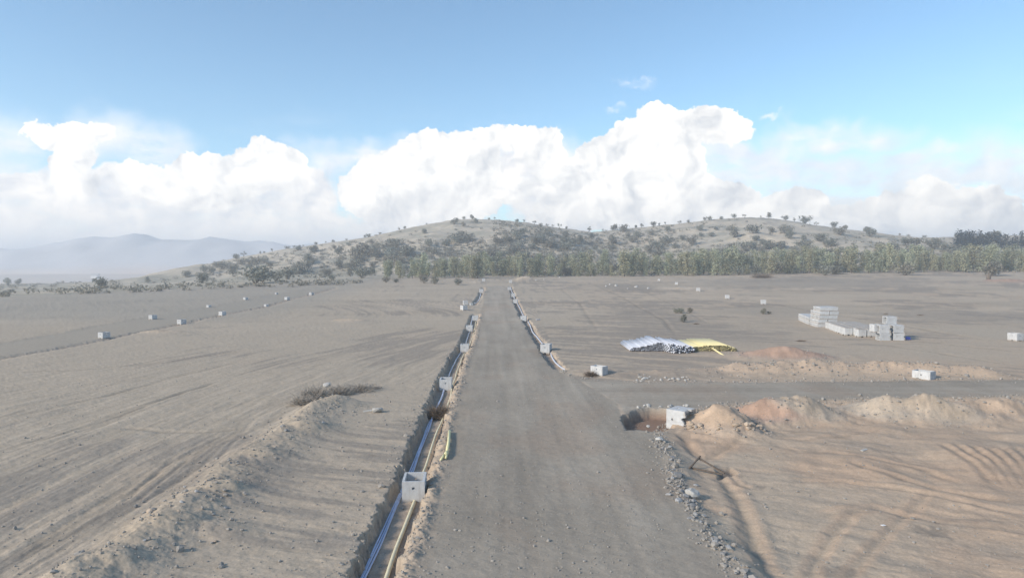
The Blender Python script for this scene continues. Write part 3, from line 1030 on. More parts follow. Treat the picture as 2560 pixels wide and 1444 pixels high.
# the broken one, on its side
x, y = flat_px(1690, 1078, -.32)
o = empty('concrete_chamber', (x + .05, y + .52, -.36), (0, 0, 0))
o.rotation_euler = Matrix(((0, 0, -1), (0, 1, 0), (1, 0, 0))).to_euler()   # its top turned to the left, the broken foot to the right
o.rotation_euler = (Matrix.Rotation(-.78, 3, 'Z') @ Matrix(((0, 0, -1), (0, 1, 0), (1, 0, 0)))).to_euler()
o.location = (x + .95, y + .62, -.36 + .47)
o.scale = (1.15, 1.15, 1.15)
for me in WALLS_RAG: link('wall', me, o)
tag(o, 'broken concrete chamber lying on its side between the pit and the conical mound', 'chamber', 'precast chambers on the right field')

# ------------------------------------------------------------------ the stock of precast units on the right
def block_with_holes(w, d, h, nx):
    """solid-looking precast block: hollow cores show as round openings on its -x face"""
    holes = [circ((i - (nx - 1) / 2) * d / nx, h / 2, min(h, d / nx) * .32, 8)[::-1] for i in range(nx)]
    out = [(-d / 2, 0), (d / 2, 0), (d / 2, h), (-d / 2, h)]
    V, F = plate(out, holes, w, lambda u, v, q: (-w / 2 + q, u, v))
    return fix(mesh('holed_block', V, F, M['concrete']))


def stock():
    SG = 'stacked precast units on the right field'
    R = Matrix(((0, 0, -1), (0, 1, 0), (1, 0, 0)))
    g0 = hz(39.5, 76.0) - .03

    def side_unit(x, y, z, lb, yaw=0.0, mirror=1):
        o = empty('concrete_chamber', (x, y, z + .40))
        o.rotation_euler = (Matrix.Rotation(yaw, 3, 'Z') @ R).to_euler()
        for me in WALLS_SIDE: link('wall', me, o)
        tag(o, lb, 'chamber', SG)
    x0, y0 = flat_px(2214, 850); x1, y1 = flat_px(2250, 850)
    side_unit(x0 + .60, y0 + .45, g0, 'bottom chamber of the left column at the right end of the stock', .03)
    side_unit(x0 + .56, y0 + .45, g0 + .81, 'upper chamber of the left column at the right end of the stock', -.02)
    side_unit(x1 + .58, y1 + .45, g0, 'bottom chamber of the right column at the right end of the stock', -.05)
    side_unit(x1 + .50, y1 + .45, g0 + .81, 'second chamber of the right column at the right end of the stock', .04)
    side_unit(x1 + .45, y1 + 1.7, g0 + 1.62, 'topmost chamber of the right end of the stock, set back on the right column')
    side_unit(x1 + .62, y1 + 1.6, g0, 'chamber on the ground behind the right column of the stock')
    side_unit(x1 + .55, y1 + 1.6, g0 + .81, 'chamber in second layer behind the right column of the stock', .06)
    o = empty('concrete_chamber', (x0 - .62, y0 + .9, g0 + .81), (0, 0, .1))
    for me in WALLS_SIDE: link('wall', me, o)
    o.scale = (1, 1, .7)
    tag(o, 'chamber standing upright on the row left of the end columns of the stock', 'chamber', SG)
    low = chamber_walls(.86, .84, .84, .08, hole=False, notch=True)
    lid = box_mesh('lid', .84, .82, .06, M['concrete'], .008)
    rows = 11
    for r in range(rows):
        for c in range(4):
            y = 76.2 + r * .93 + c * .03 + random.uniform(-.04, .04)
            x = 37.65 + c * .95 + r * .17 + (.9 if r == 0 else 0) + random.uniform(-.09, .09)
            if r == 0 and c > 1: continue
            if c == 3 and r < 3: continue
            if r == 1 and c == 0: continue
            o = empty('concrete_chamber', (x, y, g0 + (.02 if c else 0)), (0, 0, random.uniform(-.05, .05)))
            for me in low: link('wall', me, o)
            q = link('lid', lid, o); q.location = (0, 0, .842)
            where = ('nearest rows', 'middle rows', 'far rows')[min(2, r // 4)]
            side = ('left file', 'second file', 'third file', 'right file')[c]
            tag(o, f'upright closed chamber in the {side}, {where} of the stock', 'chamber', SG)
    hb = block_with_holes(1.15, .70, .52, 2)
    for l in range(5):
        for r in range(4):
            for c in range(2):
                x = 39.2 + c * 1.18 + r * .06 + random.uniform(-.09, .09) + l * .05
                y = 87.4 + r * .73 + random.uniform(-.02, .02)
                if l == 4 and r > 2: continue
                o = link('hollow_block', hb, loc=(x, y, g0 + l * .525))
                o.rotation_euler.z = random.uniform(-.03, .03)
                where = ('bottom', 'second', 'third', 'fourth', 'top')[l]
                tag(o, f'cored concrete block in the {where} layer of the tall stack, ' + ('round holes outward' if c == 0 else 'behind the front blocks'), 'block', SG)
    for r in range(9):
        for c in range(2):
            for l in range(2):
                x = 39.6 + c * 1.2 + r * .17; y = 91.0 + r * .75
                o = link('concrete_block', hb, loc=(x, y, g0 + .02 + l * .525))
                tag(o, f'concrete block in the {("lower", "upper")[l]} layer of the low {("left", "right")[c]} row beyond the tall stack', 'block', SG)
    xb, yb = flat_px(2270, 848)
    bm = bmesh.new(); bmesh.ops.create_icosphere(bm, subdivisions=2, radius=.26)
    for v in bm.verts: v.co = Vector((v.co.x * 1.3, v.co.y, max(v.co.z, -.05))) * random.uniform(.7, 1.15)
    me = bpy.data.meshes.new('plastic_sheet'); bm.to_mesh(me); bm.free(); me.materials.append(M['blue_cloth'])
    tag(link('plastic_sheet', me, loc=(xb + .1, yb + .2, hz(xb, yb + .2) + .05)), 'crumpled blue plastic sheet at the right end of the stock', 'plastic sheet')


stock()

# ------------------------------------------------------------------ pipes
def tube(pts, r, n=8, cap=True):
    P = [Vector(p) for p in pts]
    V = []; F = []
    for i, p in enumerate(P):
        t = (P[min(i + 1, len(P) - 1)] - P[max(i - 1, 0)]).normalized()
        s = t.cross(Vector((0, 0, 1))).normalized(); u = s.cross(t)
        for k in range(n):
            a = 2 * math.pi * k / n
            V.append(p + (s * math.cos(a) + u * math.sin(a)) * r)
    for i in range(len(P) - 1):
        for k in range(n):
            k2 = (k + 1) % n
            F.append((i * n + k, i * n + k2, (i + 1) * n + k2, (i + 1) * n + k))
    if cap:
        F.append(tuple(range(n))[::-1]); F.append(tuple((len(P) - 1) * n + k for k in range(n)))
    return V, F


def smooth_line(pts, step=.35):
    """Catmull-Rom through the points"""
    P = [Vector((p[0], p[1], p[2])) for p in pts]
    out = []
    for i in range(len(P) - 1):
        a = P[max(i - 1, 0)]; b = P[i]; c = P[i + 1]; d = P[min(i + 2, len(P) - 1)]
        m = max(2, min(40, int((c - b).length / step)))
        for k in range(m):
            t = k / m
            out.append(.5 * ((2 * b) + (c - a) * t + (2 * a - 5 * b + 4 * c - d) * t * t + (3 * b - a - 3 * c + d) * t ** 3))
    out.append(P[-1])
    return out


def laid_pipe(name, pix, r, mat, label, group, dz=-.45, off=0.0, wob=.012):
    pts = []
    for i, (px, py) in enumerate(pix):
        x, y = gp(px, py, dz + r)
        pts.append((x + off, y, float(macro(x, y)) + dz + r))
    L = smooth_line(pts)
    L = [p + Vector((math.sin(p.y * .9 + off * 30) * wob, 0, .012 * math.sin(p.y * 1.7 + off * 20))) for p in L]
    o0 = L[0].copy()
    V, F = tube([p - o0 for p in L], r)
    me = mesh(name, V, F, mat, True)
    return tag(link(name, me, loc=o0), label, 'pipe', group)


G1 = 'service pipes laid in the left trench'
G2 = 'service pipes laid in the right trench'
b1 = [(868, 1520), (910, 1438), (957, 1335), (999, 1240), (1016, 1205), (1032, 1169), (1054, 1111), (1078, 1050)]
for k, (off, w) in enumerate(((-.058, 'left'), (.002, 'middle'), (.062, 'right'))):
    laid_pipe('blue_pipe', b1, .030, M['blue_pipe'], f'{w} pale blue pipe of the bundle of three in the left trench', G1, off=off, wob=.012)
laid_pipe('blue_pipe', [(1078, 1050), (1092, 1020), (1103, 995), (1111, 972)], .06, M['blue_pipe'], 'short pale blue pipe between the tumbleweed and the second chamber', G1)
laid_pipe('cream_pipe', [(938, 1510), (967, 1442), (1000, 1345), (1034, 1258), (1042, 1238)], .065, M['cream_pipe'], 'yellow pipe entering the notch of the nearest chamber', G1)
laid_pipe('cream_pipe', [(1054, 1195), (1062, 1171), (1076, 1127), (1103, 1054), (1118, 1020), (1135, 953), (1147, 917), (1161, 882)], .055, M['cream_pipe'],
          'long cream pipe along the road side of the left trench', G1, dz=-.40, wob=.02)
laid_pipe('white_pipe', [(1122, 940), (1130, 920), (1141, 899), (1152, 880)], .055, M['white_pipe'], 'white pipe between the second and third chambers', G1)
laid_pipe('white_pipe', [(1165, 858), (1169, 843), (1174, 829)], .06, M['white_pipe'], 'white pipe between the third and fourth chambers', G1)
laid_pipe('cream_pipe', [(1168, 872), (1175, 860), (1184, 834), (1187, 822), (1190, 803)], .06, M['cream_pipe'], 'cream pipe from the third chamber to the fifth beside the road', G1)
laid_pipe('white_pipe', [(1176, 818), (1179, 803), (1182, 790), (1187, 783)], .07, M['white_pipe'], 'white pipe bent round the left of the fifth chamber', G1, dz=-.3)
laid_pipe('white_pipe', [(1187, 758), (1194, 754), (1199, 745), (1202, 733)], .08, M['white_pipe'], 'far curved white pipe left of the road', G1, dz=-.25)
laid_pipe('white_pipe', [(1376, 876), (1379, 888), (1385, 901), (1396, 913), (1416, 925)], .07, M['white_pipe'], 'curved white pipe running out of the large right chamber', G2, dz=-.3)
laid_pipe('white_pipe', [(1320, 803), (1326, 815), (1331, 829), (1343, 843), (1357, 860)], .07, M['white_pipe'], 'white pipe between the large right chamber and the next', G2, dz=-.3)
laid_pipe('white_pipe', [(1292, 756), (1300, 771), (1304, 780), (1309, 790)], .08, M['white_pipe'], 'white pipe between the second and third right chambers', G2, dz=-.28)
laid_pipe('white_pipe', [(1276, 716), (1280, 730), (1286, 746)], .09, M['white_pipe'], 'farthest white pipe on the right of the road', G2, dz=-.22)
laid_pipe('white_pipe', [(1340, 799), (1351, 798)], .06, M['white_pipe'], 'short white pipe offcut lying right of the second right chamber', G2, dz=0.02, wob=0)


def loose_pipe():
    a = gp(1124, 1083); b = gp(1117, 1140); c = gp(1107, 1155)
    A = Vector((*a, hz(*a) + .085)); B = Vector((*b, hz(*b) + .085)); C = Vector((*c, hz(*c) + .06))
    root = empty('broken_pipe', B)
    V, F = tube([A - B, (A - B) * .5 + Vector((.02, 0, 0)), Vector((0, 0, 0))], .065)
    link('barrel', mesh('barrel', V, F, M['pale_pipe'], True), root)
    V, F = tube([Vector((0, 0, 0)), (C - B) * .35], .085)
    link('socket', mesh('socket', V, F, M['pale_pipe'], True), root)
    for s in (-1, 1):
        V, F = tube([(C - B) * .3 + Vector((s * .05, 0, 0)), (C - B) * (1.0 if s < 0 else .75) + Vector((s * .08, 0, -.02))], .05)
        link('split_end', mesh('split_end', V, F, M['pale_pipe'], True), root)
    tag(root, 'loose yellow pipe with a split end on the road edge by the left trench', 'pipe')


loose_pipe()


def hollow_pipe(name, r, L, mat):
    n = 9; V = []; F = []
    for (rr, yy) in ((r, 0), (r, L), (r * .91, L), (r * .91, 0)):
        for k in range(n):
            a = 2 * math.pi * k / n
            V.append((rr * math.cos(a), yy, rr * math.sin(a)))
    for ring in range(4):
        a = ring * n; b = ((ring + 1) % 4) * n
        for k in range(n):
            k2 = (k + 1) % n
            F.append((a + k, a + k2, b + k2, b + k))
    me = mesh(name, V, F, mat, False)
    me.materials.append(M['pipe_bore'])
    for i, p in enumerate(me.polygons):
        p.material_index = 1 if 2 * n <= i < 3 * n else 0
        p.use_smooth = i < n
    return fix(me)


def pipe_heap():
    xl, yl = flat_px(1577, 878)
    xm, ym = flat_px(1742, 884)
    xr, yr = flat_px(1836, 876)
    r = .062
    wp = hollow_pipe('white_pipe', r, 6.0, M['white_pipe']); yp = hollow_pipe('yellow_pipe', r, 6.0, M['yellow_pipe'])
    yw = 0; cnt = [0, 0]
    for layer in range(7):
        x = xl + layer * r
        while x < xr:
            t = (x - xl) / (xr - xl)
            white = x < xm + random.uniform(-.05, .05)
            prof = (np.interp(t, [0, .08, .28, .42, .56, .64, .75, .88, 1], [1.2, 3, 6.2, 5.8, 4.0, 3.4, 4.6, 4.6, 1.6]))
            if layer < prof + random.uniform(-.4, .4):
                # the front ends: an even face at the left, pulled-out pipes in the middle
                jit = random.uniform(-.08, .08) if (t < .33 or not white) else random.uniform(-.9, .25)
                ybase = np.interp(t, [0, .3, .36, .55, .62, 1], [yl, yl - .2, yl - 1.3, yl - .9, yl - .4, yl - .3])
                o = link('white_pipe' if white else 'yellow_pipe', wp if white else yp, loc=(x + random.uniform(-.008, .008), ybase + jit + layer * .04, hz(x, yl) * 0 + .085 + layer * r * 1.78))
                o.rotation_euler = (random.uniform(-.004, .004), random.random() * 6, random.uniform(-.012, .012))
                if white:
                    tag(o, 'white plastic pipe stacked in the long pipe heap on the right field', 'pipe', 'white pipes in the heap')
                    cnt[0] += 1
                else:
                    tag(o, 'yellow plastic pipe stacked at the right end of the pipe heap', 'pipe', 'yellow pipes in the heap')
                    cnt[1] += 1
            x += 2 * r * 1.03
    a = flat_px(1810, 889, .07); b = flat_px(1776, 868, .32)
    o = link('yellow_pipe', yp, loc=(a[0], a[1], .075))
    d = Vector((b[0] - a[0], b[1] - a[1], .3)).normalized()
    o.rotation_euler = d.to_track_quat('Y', 'Z').to_euler()
    o.scale = (1.25, 1, 1.25)
    tag(o, 'single yellow pipe slid out of the heap towards the road', 'pipe')
    print('heap pipes', cnt)


pipe_heap()

# ------------------------------------------------------------------ stones
def stone_mesh(i, sub=2, flat=.7):
    bm = bmesh.new(); bmesh.ops.create_icosphere(bm, subdivisions=sub, radius=.5)
    rnd = random.Random(100 + i)
    planes = [Vector((rnd.gauss(0, 1), rnd.gauss(0, 1), rnd.gauss(0, 1))).normalized() for _ in range(9)]
    offs = [rnd.uniform(.26, .46) for _ in planes]
    for v in bm.verts:
        for n, o in zip(planes, offs):
            d = v.co.dot(n)
            if d > o: v.co -= n * (d - o)
        v.co.z *= flat; v.co.x *= 1.15
        v.co += Vector((rnd.gauss(0, .012), rnd.gauss(0, .012), rnd.gauss(0, .012)))
    me = bpy.data.meshes.new('stone'); bm.to_mesh(me); bm.free()
    return me


def stones_of(mat, k):
    out = []
    for i in range(k):
        me = stone_mesh(i + hash(mat) % 1 + {'rock': 0, 'tan_rock': 20, 'pale_rock': 40}[mat])
        me.materials.append(M[mat]); out.append(me)
    return out


ST = {k: stones_of(k, 6) for k in ('rock', 'tan_rock', 'pale_rock')}


def stone(x, y, s, mat, label, group=None, name='stone', sink=.25, z=None):
    o = link(name, random.choice(ST[mat]), loc=(x, y, (hz(x, y) if z is None else z) + s * (.35 - sink)))
    o.rotation_euler = (random.uniform(-.4, .4), random.uniform(-.4, .4), random.uniform(0, 6.28))
    o.scale = (s * random.uniform(.85, 1.2), s * random.uniform(.8, 1.1), s * random.uniform(.8, 1.1))
    return tag(o, label, 'stone', group)


def along(pl, t):
    L = [0]
    for (p, q_) in zip(pl[:-1], pl[1:]): L.append(L[-1] + math.hypot(q_[0] - p[0], q_[1] - p[1]))
    s = t * L[-1]
    for i in range(len(pl) - 1):
        if s <= L[i + 1] or i == len(pl) - 2:
            a = (s - L[i]) / (L[i + 1] - L[i])
            return (pl[i][0] + a * (pl[i + 1][0] - pl[i][0]), pl[i][1] + a * (pl[i + 1][1] - pl[i][1]))


def seg_label(t):
    w = ('beside the pit', 'below the lying chamber', 'left of the timber frame', 'above the largest boulder', 'around the largest boulder', 'below the largest boulder', 'halfway to the frame bottom', 'at the frame bottom')[min(7, int(t * 9))]
    return 'grey stone in the line along the right road edge, ' + w


def scatter_stones():
    P = []      # x, y, size, kind
    for _ in range(74):
        t = random.random() ** .8 * .97
        x, y = along(VERGE, t)
        P.append((x + random.gauss(.12, .20), y + random.gauss(0, .2), min(.36, .09 + random.expovariate(14)), 'rock', seg_label(t), 'stones along the road edge'))
    cx, cy = HEAPS[0][0], HEAPS[0][1]
    for _ in range(46):
        a = random.uniform(math.pi * 1.0, math.pi * 2.05); d = random.uniform(.72, 1.02)
        P.append((cx + 2.0 * d * math.cos(a), cy + 2.0 * d * math.sin(a), min(.38, .09 + random.expovariate(11)), 'tan_rock', 'tan stone at the foot of the conical orange mound', 'stones at the mound foot'))
    for _ in range(34):
        t = random.uniform(.08, .8)
        x, y = along(LBERM, t)
        P.append((x + random.gauss(.55, .75), y + random.gauss(0, .5), min(.26, .06 + random.expovariate(17)), 'rock' if random.random() < .7 else 'tan_rock', 'stone on the slope of the left earth berm', 'stones on the left berm'))
    for _ in range(26):
        x, y = gp(random.uniform(1590, 1720), random.gauss(948, 3))
        P.append((x, y, random.uniform(.10, .30), 'pale_rock', 'pale stone in the row at the junction of the side road', 'stones at the junction'))
    for _ in range(16):
        x, y = gp(random.uniform(1590, 1720), random.gauss(1016, 2))
        P.append((x, y, random.uniform(.10, .3), 'pale_rock', 'pale stone on the rim of the pit', 'stones on the pit rim'))
    for (px, py, s) in ((1525, 712, .9), (1515, 716, .7), (1540, 715, 1.0), (1570, 722, .6), (1590, 718, .9), (1620, 722, .7), (1430, 688, 1.2), (1445, 690, 1.0), (1400, 694, .8), (1340, 702, .7), (1360, 700, .6)):
        x, y = gp(px, py)
        P.append((x, y, s, 'pale_rock', 'pale boulder in the rubble on the far field', 'far rubble boulders'))
    Z = height([p[0] for p in P], [p[1] for p in P])
    for p, z in zip(P, Z):
        stone(p[0], p[1], p[2], p[3], p[4], p[5], z=float(z))
    # singled out
    x, y = gp(1728, 1238, -.1); stone(x, y, .62, 'pale_rock', 'largest pale boulder in the stone line along the right road edge', name='boulder', sink=.15)
    x, y = gp(1694, 1196, -.1); stone(x, y, .42, 'rock', 'blue grey boulder in the stone line above the largest one', name='boulder', sink=.15)
    x, y = gp(1650, 1106, -.1); stone(x, y, .38, 'pale_rock', 'pale flat boulder near the top of the road edge stones', name='boulder', sink=.15)
    x, y = gp(819, 975); stone(x, y, .62, 'pale_rock', 'pale boulder among the dry brush at the end of the left berm', name='boulder', sink=-.1)
    x, y = gp(1621, 1066, -.1); stone(x, y, .20, 'pale_rock', 'white stone on the near lip of the pit', name='boulder', z=-.1)


scatter_stones()


def rubble():
    """loose small stones nobody could count: one mesh"""
    bm = bmesh.new(); bmesh.ops.create_icosphere(bm, subdivisions=1, radius=.5)
    bv = np.array([v.co[:] for v in bm.verts]); bf = np.array([[v.index for v in f.verts] for f in bm.faces]); bm.free()
    pts = []
    def add(x, y, s): pts.append((x, y, s))
    R = random.Random(5)
    for _ in range(950):      # in the verge line
        x, y = along(VERGE, R.random() ** .85); add(x + R.gauss(.1, .26), y + R.gauss(0, .25), .03 + R.expovariate(25))
    for _ in range(750):      # berm and its foot
        x, y = along(LBERM, R.uniform(0, .95)); add(x + R.gauss(.6, 1.1), y + R.gauss(0, .7), .03 + R.expovariate(30))
    for _ in range(1500):      # spoil rim of the trench
        x, y = along(TR_L, R.uniform(0, .8)); add(x + R.choice((.85, .9, -.95)) + R.gauss(0, .2), y, .03 + R.expovariate(32))
    for _ in range(2400):      # road
        t = R.random(); yy = 1 / (1 / 16. + t * (1 / 70. - 1 / 16.)); add(R.uniform(-.17, .2) * yy + .5, yy, .02 + R.expovariate(55))
    for _ in range(1300):
        t = R.random(); yy = 1 / (1 / 16. + t * (1 / 60. - 1 / 16.)); add(R.uniform(-.75, -.12) * yy, yy, .025 + R.expovariate(38))
    for _ in range(900):
        t = R.random(); yy = 1 / (1 / 16. + t * (1 / 60. - 1 / 16.)); add(R.uniform(.3, .78) * yy, yy, .025 + R.expovariate(45))
    for (cx, cy, rx, ry, h, c, sh, key) in HEAPS[:8]:
        for _ in range(260 if key == 'a' else 130):
            a = R.uniform(0, 6.28); d = R.gauss(.85, .25); add(cx + rx * d * math.cos(a), cy + ry * d * math.sin(a), .03 + R.expovariate(24))
    for _ in range(900):
        x, y = along(RBERM, R.uniform(-.1, 1)); add(x + R.gauss(0, 1.5), y + R.gauss(-.5, 1.2), .05 + R.expovariate(22))
    for _ in range(800):
        x, y = along(SIDE_LOW, R.random()); add(x, y + R.gauss(-.1, .35), .05 + R.expovariate(24))
    for _ in range(500):
        x, y = along(SIDE_UP, R.random()); add(x, y + R.gauss(.3, .5), .05 + R.expovariate(20))
    p = np.array(pts); n = len(p)
    z = height(p[:, 0], p[:, 1])
    rg = np.random.default_rng(3)
    sc = p[:, 2][:, None, None] * rg.uniform(.6, 1.25, (n, 1, 3)) * np.array([1, 1, .8])
    a = rg.uniform(0, 6.28, n); ca, sa = np.cos(a)[:, None], np.sin(a)[:, None]
    v = bv[None] * (1 + rg.normal(0, .12, (n, len(bv), 1))) * sc
    X = v[..., 0] * ca - v[..., 1] * sa + p[:, 0][:, None]; Y = v[..., 0] * sa + v[..., 1] * ca + p[:, 1][:, None]
    Zz = v[..., 2] + (z + p[:, 2] * .15)[:, None]
    V = np.stack([X, Y, Zz], -1).reshape(-1, 3)
    F = (bf[None] + (np.arange(n) * len(bv))[:, None, None]).reshape(-1, 3)
    tag(link('gravel', mesh_np('gravel', V, F, M['rubble'], smooth=False)), kind='stuff')


rubble()

# ------------------------------------------------------------------ plants
LEAF_N = {}


def leaf_mesh(name, V, F, mat, nrm):
    return mesh_np(name, V, F, mat, smooth=False)


def leaf_cloud(lobes, n, size, seed, flat=.75):
    """leaf clumps spread through ellipsoid lobes (cx,cy,cz,rx,ry,rz)"""
    g = np.random.default_rng(seed)
    lw = np.array([l[3] * l[4] * l[5] for l in lobes]); lw = lw / lw.sum()
    which = g.choice(len(lobes), n, p=lw)
    L = np.array(lobes)[which]
    d = g.normal(size=(n, 3)); d /= np.linalg.norm(d, axis=1)[:, None]
    rad = g.random(n) ** .45
    c = L[:, :3] + d * rad[:, None] * L[:, 3:] * (1 + g.normal(0, .10, (n, 1)))
    nr = g.normal(size=(n, 3)); nr /= np.linalg.norm(nr, axis=1)[:, None]
    h = np.cross(nr, g.normal(size=(n, 3))); h /= np.linalg.norm(h, axis=1)[:, None]
    k = np.cross(nr, h)
    s = size * g.uniform(.5, 1.3, (n, 1))
    dn = d * .7 + np.array([0, 0, .55]) + g.normal(0, .28, (n, 3)); dn /= np.linalg.norm(dn, axis=1)[:, None]
    flip = np.where((np.cross(h, k) * dn).sum(1) < 0, -1., 1.)[:, None]
    h = h * flip
    q4 = [c + h * s + k * s * .1, c + k * s * flat, c - h * s + k * s * .05, c - k * s * flat * .8]
    V = np.stack(q4, 1).reshape(-1, 3)
    F = np.arange(n * 4).reshape(n, 4)
    V[:, 2] = np.maximum(V[:, 2], 0.02)
    LEAF_N[seed] = np.repeat(dn, 4, 0)
    return V, F


def limbs(paths, n=5):
    V = []; F = []
    for (pts, r0, r1) in paths:
        b = len(V)
        P = [Vector(p) for p in pts]
        for i, p in enumerate(P):
            t = (P[min(i + 1, len(P) - 1)] - P[max(i - 1, 0)]).normalized()
            s = t.cross(Vector((.3, 1, .1))).normalized(); u = s.cross(t)
            rr = r0 + (r1 - r0) * i / (len(P) - 1)
            for k in range(n):
                a = 2 * math.pi * k / n
                V.append(p + (s * math.cos(a) + u * math.sin(a)) * rr)
        for i in range(len(P) - 1):
            for k in range(n):
                k2 = (k + 1) % n
                F.append((b + i * n + k, b + i * n + k2, b + (i + 1) * n + k2, b + (i + 1) * n + k))
    return V, F


def tree_kind(seed, h, spread, kind):
    """returns (trunk mesh, crown mesh); a tapered trunk with limbs and a crown of leaf clumps"""
    R = random.Random(seed)
    paths = []; lobes = []
    if kind == 'belt':      # slender young trees, many stems, leafy nearly to the ground
        for s in range(R.randint(3, 4)):
            a = R.uniform(0, 6.28); o = R.uniform(.2, spread * .55)
            top = (o * math.cos(a), o * math.sin(a), h * R.uniform(.75, 1.0))
            paths.append(([(0, 0, -.3), (top[0] * .4, top[1] * .4, h * .35), top], .10, .03))
            for q_ in range(3):
                f = .32 + .30 * q_
                lobes.append((top[0] * f + R.uniform(-.3, .3), top[1] * f + R.uniform(-.3, .3), top[2] * (f + .05), spread * R.uniform(.35, .55), spread * R.uniform(.35, .55), h * R.uniform(.13, .2)))
        for _ in range(3):
            lobes.append((R.uniform(-.8, .8) * spread, R.uniform(-.5, .5) * spread, h * .14, spread * .45, spread * .45, h * .12))
        n, size, mat = 1000, .235, M['leaf_pale']
    elif kind == 'round':   # low wide bush of the slope
        for s in range(R.randint(4, 6)):
            a = R.uniform(0, 6.28); o = R.uniform(.1, spread * .7)
            c = (o * math.cos(a), o * math.sin(a), h * R.uniform(.40, .68))
            paths.append(([(0, 0, -.3), (c[0] * .5, c[1] * .5, c[2] * .5), c], .08, .03))
            lobes.append((*c, spread * R.uniform(.35, .6), spread * R.uniform(.35, .6), h * R.uniform(.26, .38)))
        lobes.append((0, 0, h * .3, spread * .7, spread * .7, h * .28))
        n, size, mat = 440, .20, M['leaf_olive']
    elif kind == 'open':    # skyline tree with a clear stem and broken crown
        for s in range(R.randint(3, 5)):
            a = R.uniform(0, 6.28); o = R.uniform(.2, spread * .75)
            c = (o * math.cos(a), o * math.sin(a), h * R.uniform(.42, .80))
            paths.append(([(0, 0, -.3), (c[0] * .35, c[1] * .35, c[2] * .55), c], .11, .03))
            lobes.append((*c, spread * R.uniform(.25, .45), spread * R.uniform(.25, .45), h * R.uniform(.14, .24)))
        n, size, mat = 240, .22, M['leaf_olive']
    else:                   # dark dense conifers
        paths.append(([(0, 0, -.3), (0, 0, h * .9)], .18, .04))
        for q_ in range(6):
            f = q_ / 5
            lobes.append((R.uniform(-.3, .3), R.uniform(-.3, .3), h * (.2 + .62 * f), spread * (1.0 - .5 * f), spread * (1.0 - .5 * f), h * .16))
        n, size, mat = 340, .42, M['leaf_dark']
    V, F = limbs(paths); tm = mesh('trunk', V, F, M['bark'])
    V, F = leaf_cloud(lobes, n, size, seed)
    return tm, leaf_mesh('crown', V, F, mat, LEAF_N[seed])


KB = [tree_kind(200 + i, 7.8, 2.3, 'belt') for i in range(7)]
KR = [tree_kind(300 + i, 3.0, 2.0, 'round') for i in range(7)]
KO = [tree_kind(400 + i, 3.7, 2.0, 'open') for i in range(6)]
KD = [tree_kind(500 + i, 9.5, 2.6, 'dark') for i in range(3)]
USED = {}


def plant(name, kind, x, y, s, label, cat, group, z=None, sx=1.0):
    tm, cm = random.choice(kind)
    o = empty(name, (x, y, (hz(x, y) if z is None else z) - .05), (0, 0, random.uniform(0, 6.28)))
    k = random.uniform(.88, 1.12)
    o.scale = (s * k * sx, s * k * sx, s)
    link('trunk', tm, o); link('crown', cm, o)
    tag(o, label, cat, group)
    return o


def region(px):
    for lim, w in ((560, 'far left where the slope runs out'), (760, 'left below the low end of the ridge'), (900, 'on the left flank of the hill'), (1000, 'at the left end of the tree belt'), (1110, 'below the left summit'), (1200, 'just left of the road end'),
                   (1285, 'straight behind the road end'), (1350, 'behind the pale sand heap'), (1430, 'just right of the sand heap'), (1520, 'below the saddle of the hill'), (1620, 'behind the far rubble'),
                   (1720, 'left of the right summit'), (1810, 'below the right summit'), (1880, 'left of the brush pile'), (1960, 'behind the brush pile'), (2060, 'right of the brush pile'), (2180, 'behind the tall block stack'), (2290, 'behind the right end of the stock'),
                   (2390, 'left of the dark grove'), (2480, 'before the dark grove'), (9999, 'at the right frame edge')):
        if px < lim: return w


